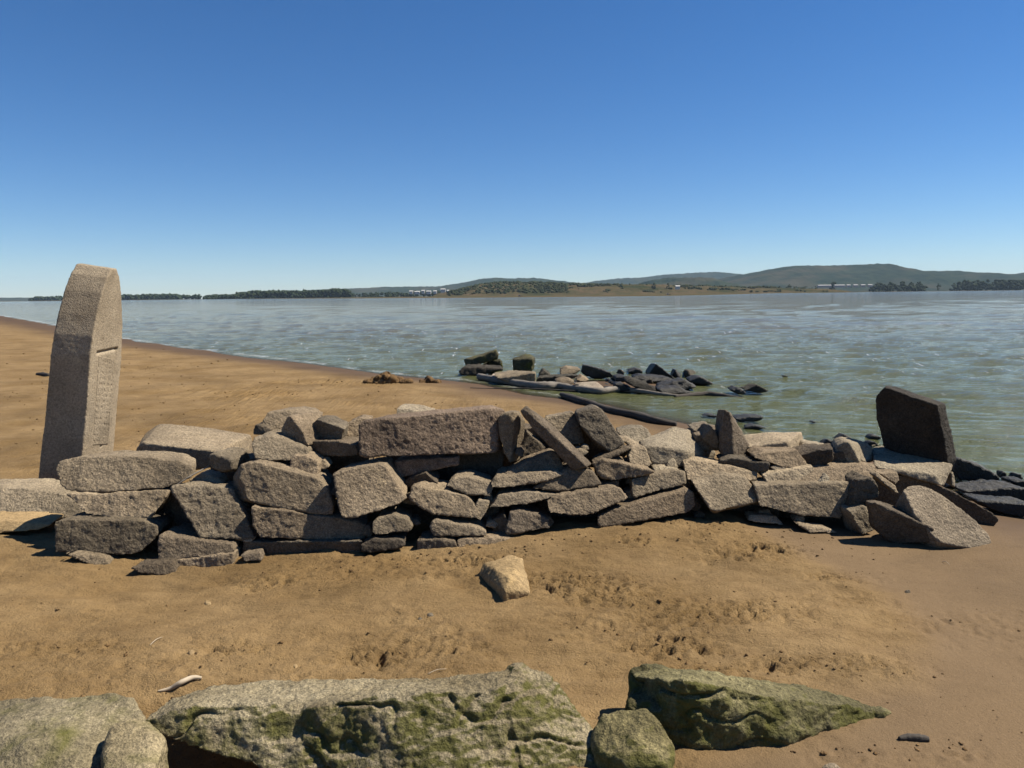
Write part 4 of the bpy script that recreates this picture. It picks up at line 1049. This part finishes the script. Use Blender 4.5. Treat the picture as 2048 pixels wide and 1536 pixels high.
r = np.random.default_rng(77)
for k in range(26):
    a, b = r.uniform(330, 1250), r.uniform(300, 465)
    w, h_ = r.uniform(35, 100), r.uniform(25, 62)
    H(E2, [(a - w, b), (a - w * r.uniform(.2, .6), b - h_), (a + w * r.uniform(0, .6), b - h_ * r.uniform(.6, 1.1)), (a + w, b - h_ * .1), (a + w * .4, b + 4)],
      "small black stone scattered low among the bigger black rocks at the shore", 'wetrock' if k % 3 else 'damp', t=.25, amp=.03)
# smaller wet rubble running into the water around the dark upright slab
for k in range(16):
    a, b = [(1905, 930), (1925, 950), (1950, 955), (1975, 968), (1995, 985), (2020, 975), (2040, 960), (1890, 945), (1910, 975), (1935, 985), (1965, 995), (1700, 893), (1725, 890), (1660, 890), (1745, 892), (2010, 1000)][k]
    w, h_ = r.uniform(8, 20), r.uniform(6, 13)
    H(FULL, [(a - w, b), (a - w * r.uniform(.2, .6), b - h_), (a + w * r.uniform(0, .6), b - h_ * r.uniform(.6, 1.1)), (a + w, b - h_ * .1), (a + w * .4, b + 3)],
      "small wet black stone in the shallows beside the dark upright slab", 'wetrock', t=.12, amp=.015, vox=.012)
# ---------------------------------------------------------------- driftwood
def tube(name, pts, mat, label, cat, seg=9, wob=.25, sub=10, cap=True):
    """a bent tapering limb through (point, radius) pairs"""
    n = len(pts)
    P_ = [Vector(p) for p, r in pts]; R_ = [r for p, r in pts]
    ring_c, ring_r = [], []
    for i in range(n - 1):
        p0, p1, p2, p3 = P_[max(i - 1, 0)], P_[i], P_[i + 1], P_[min(i + 2, n - 1)]
        for j in range(sub):
            t_ = j / sub
            ring_c.append(0.5 * (2 * p1 + (p2 - p0) * t_ + (2 * p0 - 5 * p1 + 4 * p2 - p3) * t_ ** 2 + (-p0 + 3 * p1 - 3 * p2 + p3) * t_ ** 3))
            ring_r.append(R_[i] * (1 - t_) + R_[i + 1] * t_)
    ring_c.append(P_[-1]); ring_r.append(R_[-1])
    o = sum(ring_c, Vector()) / len(ring_c)
    bm = bmesh.new(); rows = []
    for k, (c, r) in enumerate(zip(ring_c, ring_r)):
        tg = (ring_c[min(k + 1, len(ring_c) - 1)] - ring_c[max(k - 1, 0)]).normalized()
        a = tg.cross(Vector((0, 0, 1))).normalized(); b = a.cross(tg)
        th = np.arange(seg) / seg * 2 * np.pi
        w = 1 + wob * pn(np.stack([np.cos(th) * 1.5 + k * .21, np.sin(th) * 1.5 + len(name), th * 0 + k * .3], -1))
        rows.append([bm.verts.new(c - o + (a * math.cos(h) + b * math.sin(h)) * r * q) for h, q in zip(th, w)])
    for A, B in zip(rows[:-1], rows[1:]):
        for i in range(seg):
            bm.faces.new((A[i], A[(i + 1) % seg], B[(i + 1) % seg], B[i]))
    bm.faces.new(rows[0][::-1]); bm.faces.new(rows[-1])
    bmesh.ops.recalc_face_normals(bm, faces=bm.faces)
    me = bpy.data.meshes.new(name); bm.to_mesh(me); bm.free(); me.shade_smooth()
    ob = link(name, me, M[mat]); ob.location = o
    return tag(ob, label, cat)

def on_ground(conv, X, Y, up):
    p = G(*conv(X, Y)); p.z = max(p.z, 0.01) + up
    return p
L1 = [(on_ground(E1, a, b, r * .55), r * .78) for a, b, r in ((350, 490, .085), (500, 515, .085), (700, 550, .08), (900, 585, .085), (1050, 612, .095), (1180, 618, .10), (1300, 605, .085), (1450, 615, .07), (1600, 650, .075), (1800, 680, .075), (1980, 662, .07))]
L1 += [(on_ground(E2, a, b, r * .55), r * .78) for a, b, r in ((560, 485, .055), (720, 500, .05), (880, 528, .042), (1050, 548, .035), (1250, 560, .02))]
tube("driftwood_log", L1, 'drift', "long bent grey driftwood log lying along the water's edge before the rubble", "driftwood")
L2 = [(on_ground(E1, a, b, r * .8), r) for a, b, r in ((1342, 690, .035), (1450, 728, .055), (1600, 775, .055), (1690, 795, .05))] + \
     [(on_ground(E2, a, b, r * .8), r) for a, b, r in ((280, 668, .045), (450, 716, .05), (700, 768, .055), (900, 825, .05), (1160, 858, .03))]
tube("driftwood_branch", L2, 'darkwood', "dark sodden branch half buried in wet sand behind the tilted slabs", "driftwood")
L3 = [(on_ground(E1, a, b, .006), r) for a, b, r in ((245, 580, .006), (500, 588, .010), (800, 600, .013), (1100, 625, .016), (1330, 640, .016), (1540, 655, .012))]
tube("thin_stick", L3, 'darkwood', "thin dark stick on the sand in front of the driftwood log", "stick")
L4 = [(on_ground(E2, a, b, .012) * Vector((1, 1, 0)) + Vector((0, 0, .015)) if False else Vector((*on_z(*E2(a, b), 0.015).xy, 0.015)), r) for a, b, r in ((1140, 505, .03), (1400, 482, .05), (1560, 478, .055), (1750, 500, .045), (1960, 524, .02))]
tube("sunken_branch", L4, 'darkwood', "dark branch floating in the water at the right end of the rubble", "driftwood")
TW = [(P(*R1(a, b), d_), .005) for a, b, d_ in ((1285, 700, 4.50), (1400, 625, 4.55), (1545, 548, 4.66))]
tube("twig", TW, 'drift', "thin pale twig leaning on the right end of the long rounded stone", "twig", seg=6, sub=4)
CS = [(G(a, b) + Vector((0, 0, u)), r) for a, b, u, r in ((316, 1384, .004, .003), (340, 1381, .008, .008), (362, 1374, .018, .011), (385, 1368, .026, .010), (404, 1370, .030, .006))]
tube("bleached_stick", CS, 'palewood', "curved bleached stick on the sand behind the big mossy rock", "stick", wob=.1)
for k, (a, b, c_, d_, lab) in enumerate([(300, 1292, 325, 1276, "fine pale straw lying on the sand left of the churned footprint"), (855, 1350, 893, 1340, "fine pale straw on the sand above the big mossy rock"),
                                     (1885, 1124, 1899, 1131, "short pale straw on the damp sand below the big oval slab")]):
    p, q = G(a, b), G(c_, d_)
    tube("straw", [(p + Vector((0, 0, .004)), .0018), ((p + q) / 2 + Vector((0, 0, .012)), .0018), (q + Vector((0, 0, .005)), .0012)], 'palewood', lab, "straw", seg=5, sub=4)
ST = [(G(a, b) + Vector((0, 0, .006)), r) for a, b, r in ((1798, 1480, .006), (1815, 1478, .013), (1840, 1480, .014), (1858, 1482, .008))]
tube("wood_chip", ST, 'darkwood', "short dark piece of wood on the damp sand at the lower right", "wood")
ST = [(G(a, b) + Vector((0, 0, .02)), r) for a, b, r in ((74, 750, .03), (86, 751, .05), (99, 753, .04))]
tube("wood_chip", ST, 'darkwood', "dark scrap of wood on the beach just left of the headstone", "wood")

# ---------------------------------------------------------------- heaps of dug sand
t = NT("sand clods")
v = t.objvec()
cc = t.mix(t.ramp(t.noise(v, 9, 4), [(0.35, 0.0), (0.65, 1.0)]), (0.095, 0.056, 0.026), (0.240, 0.146, 0.064))
M['clod'] = t.done(t.pbr(cc, 0.95, t.bump(t.noise(v, 60, 4, 0.7), 0.6, 0.02), **{'Specular IOR Level': 0.15}))
def sand_heap(px, py, wpx, hpx, label, seed):
    r = np.random.default_rng(seed)
    g = G(px, py); k = g.y / F_PX
    w, h = wpx * k / 2, hpx * k
    bm = bmesh.new()
    for _ in range(240):
        a = r.uniform(-1, 1); b = r.uniform(-1, 1)
        top = h * 1.3 * max(0.05, 1 - abs(a + .15) ** .8) * r.uniform(.2, 1)
        rr = r.uniform(.018, .055)
        bmesh.ops.create_icosphere(bm, subdivisions=2, radius=rr, matrix=Matrix.Translation((g.x + a * w, g.y + b * w * .5, g.z + max(0, top - rr * .7))))
    o = finish_stone(bm, "sand_heap", M['clod'], .016, 0, .10, seed, 3.0)
    return tag(o, label, "sand heap")
sand_heap(778, 764, 90, 17, "larger heap of dug wet sand clods near the waterline", 301)
sand_heap(860, 765, 36, 9, "smaller heap of sand clods right of the larger heap", 302)
# ---------------------------------------------------------------- mossy rocks in the foreground
def lump(hulls, label, mat, name, vox, sm, amp, cat="rock", pick=1.0, sub=None):
    """union of hulls of (photo x, photo y, depth) points, each hull also reaching down into the sand"""
    _seed[0] += 1
    bm = bmesh.new()
    for h in hulls:
        pts = [P(*q[:3]) for q in h]
        b2 = bmesh.new()
        for p in pts: b2.verts.new(p)
        for p, q in zip(pts, h):
            if len(q) < 4: b2.verts.new((p.x, p.y + 0.02, 0.02))
        r = bmesh.ops.convex_hull(b2, input=b2.verts)
        junk = [g for g in r['geom_interior'] + r['geom_unused'] if isinstance(g, bmesh.types.BMVert)]
        if junk: bmesh.ops.delete(b2, geom=list(set(junk)), context='VERTS')
        me = bpy.data.meshes.new("h"); b2.to_mesh(me); b2.free()
        bm.from_mesh(me); bpy.data.meshes.remove(me)
    o = finish_stone(bm, name, M[mat], vox, sm, amp, _seed[0], pick, sub)
    return tag(o, label, cat)

def fractured(co, nr):
    """layered breaks and clefts across the rock"""
    q = co * np.array([1, 1, 1.6]) + 2.7
    w = fbm(q * 3.0, 3)
    ter = np.abs(((q[:, 2] * 5.5 + 1.6 * w + 1.2 * q[:, 0]) % 1.0) - 0.5)
    cleft = sstep(0.09, 0.0, np.abs(pn(q * 3.6 + 11) + 0.35 * pn(q * 9)))
    side = 1 - sstep(0.72, 0.93, nr[:, 2])
    return 0.012 * fbm(q * 4.5 + 5, 4, 0.6) + side * (0.012 * fbm(q * 9 + 5, 4, 0.65) - 0.018 * sstep(0.14, 0.0, ter) * sstep(-.15, .2, pn(q * 2.3)) - 0.030 * cleft * sstep(.0, .3, pn(q * 2.1 + 31))) + 0.004 * fbm(q * 22, 3, .65)

lump([[(330, 1404, 2.56, 0), (430, 1366, 2.70), (560, 1362, 2.72), (720, 1364, 2.72), (900, 1366, 2.68), (1000, 1352, 2.62),
       (288, 1440, 2.46, 0), (300, 1466, 2.42, 0), (350, 1418, 2.46, 0), (430, 1412, 2.46, 0), (560, 1424, 2.44, 0), (960, 1392, 2.50), (440, 1478, 2.39, 0), (600, 1550, 2.32, 0), (640, 1580, 2.27)],
      [(600, 1402, 2.50, 0), (700, 1382, 2.52), (620, 1412, 2.42, 0), (720, 1396, 2.40), (1000, 1378, 2.41), (1040, 1340, 2.54), (1000, 1346, 2.56), (575, 1440, 2.42, 0), (650, 1500, 2.36, 0), (720, 1610, 2.21), (960, 1680, 2.08), (1040, 1640, 2.12)],
      [(1000, 1346, 2.58), (1036, 1328, 2.55), (1092, 1342, 2.54), (1106, 1390, 2.50), (1165, 1444, 2.47), (1200, 1490, 2.40), (1262, 1560, 2.24), (1080, 1660, 2.10), (1005, 1384, 2.41), (1060, 1440, 2.38)]],
     "huge moss-streaked rock across the bottom of the picture", 'mossy', "mossy_rock", .007, 1, .024, pick=1.0, sub=fractured)
lump([[(-260, 1425, 2.5), (0, 1413, 2.56), (130, 1395, 2.62), (225, 1384, 2.64), (272, 1396, 2.60), (300, 1440, 2.5), (262, 1480, 2.42), (190, 1545, 2.28), (0, 1600, 2.15), (-260, 1620, 2.12), (60, 1480, 2.3)]],
     "pale rounded rock with thin moss in the lower left corner", 'lichen', "mossy_rock", .009, 6, .028, pick=.8)
lump([[(205, 1485, 2.34), (222, 1450, 2.38), (262, 1436, 2.42), (300, 1440, 2.42), (330, 1480, 2.36), (300, 1560, 2.18), (205, 1560, 2.18)]],
     "small pale rock squeezed between the corner rock and the huge mossy rock", 'lichen', "mossy_rock", .008, 5, .020, pick=.8)
lump([[(1259, 1336, 2.60), (1292, 1328, 2.62), (1382, 1337, 2.62), (1517, 1364, 2.62), (1600, 1376, 2.62), (1685, 1390, 2.62), (1791, 1428, 2.58), (1720, 1432, 2.52),
       (1262, 1350, 2.52), (1366, 1360, 2.37), (1517, 1388, 2.41), (1640, 1420, 2.47), (1382, 1487, 2.335), (1460, 1477, 2.37), (1573, 1478, 2.37), (1657, 1445, 2.46), (1250, 1420, 2.46), (1300, 1450, 2.38)]],
     "dark green mossy wedge of rock tapering to the right on the sand", 'moss', "mossy_rock", .0075, 1, .030, pick=1.2, sub=fractured)
lump([[(1188, 1478, 2.32), (1202, 1436, 2.36), (1240, 1414, 2.38), (1290, 1412, 2.36), (1325, 1440, 2.30), (1350, 1492, 2.26), (1340, 1536, 2.17), (1250, 1528, 2.18), (1195, 1510, 2.24), (1260, 1470, 2.24)]],
     "small rounded mossy rock between the huge rock and the green wedge", 'moss', "mossy_rock", .0075, 4, .028, pick=1.1)
lump([[(1640, 1538, 2.20), (1650, 1526, 2.22), (1672, 1524, 2.22), (1690, 1540, 2.18)]], "small pale pebble at the bottom edge below the dark piece of wood", 'pale', "pebble", .006, 3, .006, "pebble", .3)
lump([[(1258, 1538, 2.18), (1265, 1524, 2.20), (1280, 1526, 2.20), (1288, 1540, 2.17)]], "small brown pebble in front of the small rounded mossy rock", 'stone', "pebble", .006, 3, .006, "pebble", .3)
lump([[(967, 1126, 3.90), (1020, 1108, 4.02), (1045, 1116, 3.98), (1052, 1142, 3.84), (1060, 1184, 3.62), (1018, 1156, 3.63), (990, 1138, 3.76), (958, 1147, 3.86), (1008, 1182, 3.56), (1022, 1190, 3.58)]],
     "lone sandy rock lying on the beach in front of the wall", 'tan', "sandy_rock", .008, 1, .012, pick=.8)
for k, (a, b, s_, lab) in enumerate([(415, 1205, 9, "small pale stone on the sand below the lower left wall corner"), (840, 1236, 7, "small grey stone on the sand in the middle of the foreground"),
                                     (860, 1228, 8, "light chip beside the small grey stone on the foreground sand"), (590, 1330, 7, "small tan pebble right of the left churned footprint"),
                                     (382, 1304, 9, "round tan pebble left of the left churned footprint"), (1815, 1182, 8, "dark pebble on the damp sand right of the mound"), (892, 1355, 7, "pale pebble just behind the huge mossy rock")]):
    d_ = G(a, b + s_ * .4).y
    lump([[(a - s_, b + s_ * .4, d_), (a - s_ * .5, b - s_ * .5, d_ + .01), (a + s_ * .5, b - s_ * .6, d_ + .02), (a + s_, b + s_ * .3, d_), (a, b + s_ * .7, d_ - .02)]], lab, 'dark' if 'dark' in lab or 'grey' in lab else 'tan', "pebble", .006, 2, .004, "pebble", .2)

# crumbs and clods of sand strewn over the beach: nobody could count them
r = np.random.default_rng(21)
C, R = [], []
def strew(px, py, q, up=.25):
    p = G(px, py)
    C.append((p.x, p.y, p.z + q * up)); R.append(q)
for k, (a, b, rx, ry, s_) in enumerate(CHURN):
    g = G(a, b)
    for _ in range(int(14 * s_)):
        u = r.normal(size=2) * .5
        q = r.uniform(.003, .009) * (1 if g.y < 6 else 2.2) * (0.7 + .5 * r.random() ** 3)
        xx, yy = g.x + u[0] * rx, g.y + u[1] * ry
        C.append((xx, yy, gz(xx, yy) + q * .3)); R.append(q)
for _ in range(700):
    a, b = r.uniform(-40, 2080), 1060 + 470 * r.random()
    g = G(a, b)
    if r.random() < 0.85 and dampness(np.array([g.x]), np.array([g.y]))[0] > 0.5: continue
    strew(a, b, r.uniform(.0015, .005) * (1 + 1.5 * r.random() ** 8))
for _ in range(260):
    a = r.uniform(-20, 1000); b = r.uniform(690, 900)
    if shore_dist(np.array([G(a, b).x]), np.array([G(a, b).y]))[0] < 0.8: continue
    strew(a, b, G(a, b).y * r.uniform(.0006, .0016))
for _ in range(150):
    a = 460 + 1300 * r.random(); b = np.interp(a, _bx, _by) + abs(r.normal()) * 22 + 4
    strew(a, b, r.uniform(.003, .009))
co, tri = clumps(C, R, 0.55, 0.55, r)
tag(link("sand_clods", tri_mesh("sand_clods", co, tri), M['clod']), "crumbs and clods of dark sand strewn over the beach", "sand clods", None, "stuff")
FAR = "separate trees along the far shore"
for k, (px, d, top, w, lab) in enumerate([
    (372, 1900, 590, 11, "small round tree just right of the long belt behind the headstone"),
    (393, 1900, 590.5, 12, "small pale tree midway between the two woods left of centre on the far shore"),
    (428, 1850, 588.5, 9, "broad low tree left of the wood beside the white houses"),
    (450, 1850, 588, 7, "rounder tree touching the broad low tree on the far shore"),
    (660, 1650, 577, 7, "tallest dark tree left of the white houses on the far shore"),
    (676, 1650, 579, 6, "dark tree right beside the tallest tree on the far shore"),
    (692, 1650, 580, 7, "last tall dark tree before the white houses"),
    (1308, 1400, 562, 4.5, "upright tree on the dry slope right of the scrub hill"),
    (1336, 1400, 565, 3.5, "thin tree beside the small white house on the dry slope"),
    (1578, 1700, 568, 6, "lone small tree on the dry flat left of the long sheds"),
    (1668, 1760, 562, 8, "round tree standing behind the long white sheds"),
    (1757, 1750, 562, 9, "large round tree right of the long white sheds"),
    (1782, 1750, 564, 9, "wide tree beside the large round tree right of the sheds"),
    (1806, 1750, 561, 8, "tall tree in the middle of the group right of the sheds"),
    (1822, 1750, 563, 6, "narrower tree in the group right of the sheds"),
    (1838, 1750, 562, 8, "last tall tree of the group right of the sheds"),
    (1878, 1750, 566, 4, "small tree alone on the pale field near the right wood"),
    (1450, 1500, 569, 4, "dark bushy tree at the foot of the small dark hill")]):
    tree(px, d, top, w, lab, 100 + k, FAR)

t = NT("white wall paint"); M['white'] = t.done(t.pbr(t.mix(t.noise(t.objvec(), 0.6), (0.56, 0.55, 0.52), (0.66, 0.65, 0.62)), 0.7))
t = NT("grey roof sheet"); M['roof'] = t.done(t.pbr(t.mix(t.noise(t.objvec(), 0.5), (0.30, 0.30, 0.31), (0.42, 0.41, 0.40)), 0.6))
t = NT("dark window"); M['win'] = t.done(t.pbr(t.mix(t.noise(t.objvec(), 1.0), (0.02, 0.025, 0.03), (0.05, 0.055, 0.06)), 0.2))
t = NT("dark hull paint"); M['hull'] = t.done(t.pbr(t.mix(t.noise(t.objvec(), 2.0), (0.02, 0.022, 0.025), (0.05, 0.05, 0.055)), 0.5))

t = NT("grey wall paint"); M['greywall'] = t.done(t.pbr(t.mix(t.noise(t.objvec(), 0.6), (0.40, 0.40, 0.39), (0.50, 0.49, 0.47)), 0.8))
def boxes(name, mat, parent, bl):
    bm = bmesh.new()
    for (x0, x1, y0, y1, z0, z1) in bl:
        vs = [bm.verts.new(c) for c in ((x0, y0, z0), (x1, y0, z0), (x1, y1, z0), (x0, y1, z0), (x0, y0, z1), (x1, y0, z1), (x1, y1, z1), (x0, y1, z1))]
        for f in ((3, 2, 1, 0), (4, 5, 6, 7), (0, 1, 5, 4), (1, 2, 6, 5), (2, 3, 7, 6), (3, 0, 4, 7)):
            bm.faces.new([vs[i] for i in f])
    me = bpy.data.meshes.new(name); bm.to_mesh(me); bm.free()
    return link(name, me, mat, parent)

def house(px, py, d, wpx, h, label, group, name="house", cat="house", roofmat='white'):
    w = wpx / F_PX * d
    p = P(px, py, d)
    L = 7.0
    t = empty(name, (p.x, d, p.z), label, cat, group)
    boxes("wall", M['white' if name == "house" else 'greywall'], t, [(-w / 2, w / 2, 0, L, -3, h)])
    bm = bmesh.new()
    o = 0.4; r = h + 1.6
    vs = [bm.verts.new(c) for c in ((-w / 2 - o, -o, h), (w / 2 + o, -o, h), (w / 2 + o, L + o, h), (-w / 2 - o, L + o, h), (-w / 2 - o, L / 2, r), (w / 2 + o, L / 2, r))]
    for f in ((0, 1, 5, 4), (2, 3, 4, 5), (1, 2, 5), (3, 0, 4), (3, 2, 1, 0)):
        bm.faces.new([vs[i] for i in f])
    me = bpy.data.meshes.new("roof"); bm.to_mesh(me); bm.free()
    link("roof", me, M[roofmat], t)
    n = max(1, int(w / 4))
    for k in range(n):
        c = -w / 2 + (k + 0.5) * w / n
        boxes("window", M['win'], t, [(c - 0.6, c + 0.6, -0.05, 0.02, h * 0.35, h * 0.75)])
    return t
WH = "white houses among the trees on the far shore"
for px, py, w, h, lab in ((822, 585.5, 7, 3.2, "leftmost small white house of the far shore village"),
                          (834, 586, 10, 2.8, "long low white house second from the left in the village"),
                          (846, 585, 6, 4.0, "white house with a taller wall in the left part of the village"),
                          (857, 585.5, 9, 3.0, "white house in the middle of the far shore village"),
                          (870, 585, 6, 3.0, "small white house right of the middle of the village"),
                          (886, 583.5, 9, 5.4, "tallest white house near the right end of the village"),
                          (897, 584, 6, 3.0, "small white house at the right end of the village")):
    house(px, py, 1640, w, h, lab, WH)
house(1356, 575.5, 1320, 8, 2.6, "single small white house on the dry slope right of the scrub hill", None)
SH = "long low sheds on the far shore below the big hill"
for px, w, lab in ((1650, 26, "longest low white shed at the left of the row below the hill"), (1680, 20, "second long low white shed below the round tree"),
                   (1698, 7, "short white shed just right of the two long sheds"), (1712, 8, "short white shed in the middle of the row"),
                   (1727, 8, "short white shed second from the right of the row"), (1741, 8, "rightmost short white shed beside the large tree")):
    house(px, 572.5 - (px - 1650) * 0.011, 1660, w, 1.7, lab, SH, "shed", "shed", 'roof')

def boat(px, py, d, label):
    p = on_z(px, py, 0.0)
    p = P(px, py, d); p.z = 0
    t = empty("boat", (p.x, d, 0), label, "boat", "small boats near the far shore")
    bm = bmesh.new()
    prof = [(-2.6, 0.1), (-2.2, 0.62), (-0.5, 0.8), (1.2, 0.75), (2.6, 0.08)]
    rows = []
    for xx, hw in prof:
        rows.append([bm.verts.new((xx, yy, zz)) for yy, zz in ((-hw, 0.75 + 0.05 * xx), (-hw * 0.6, -0.2), (hw * 0.6, -0.2), (hw, 0.75 + 0.05 * xx))])
    for a, b in zip(rows[:-1], rows[1:]):
        for k in range(4):
            bm.faces.new((a[k], a[(k + 1) % 4], b[(k + 1) % 4], b[k]))
    bm.faces.new(rows[0]); bm.faces.new(rows[-1][::-1])
    me = bpy.data.meshes.new("hull"); bm.to_mesh(me); bm.free()
    link("hull", me, M['hull'], t)
    c = boxes("cabin", M['white'], t, [(-1.7, 0.1, -0.55, 0.55, 0.75, 1.75)])
    boxes("window", M['win'], c, [(-1.4, -0.2, -0.57, -0.54, 1.15, 1.55)])
boat(1040, 589, 760, "small boat with a white cabin below the scrub hill")
boat(1337, 586.5, 760, "small boat with a white cabin below the small dark hill")

# ---------------------------------------------------------------- haze
hz = boxes("haze", None, None, [(-11000, 11000, -500, 11000, -4.2, 330)])
ht = NT("haze air")
pv = ht.n("ShaderNodeVolumePrincipled")
pv.inputs['Color'].default_value = (0.60, 0.80, 1.0, 1)
pv.inputs['Density'].default_value = 0.000045
pv.inputs['Anisotropy'].default_value = 0.0
ht.t.links.new(pv.outputs[0], ht.out.inputs['Volume'])
hz.data.materials.append(ht.m)
tag(hz, kind="stuff")
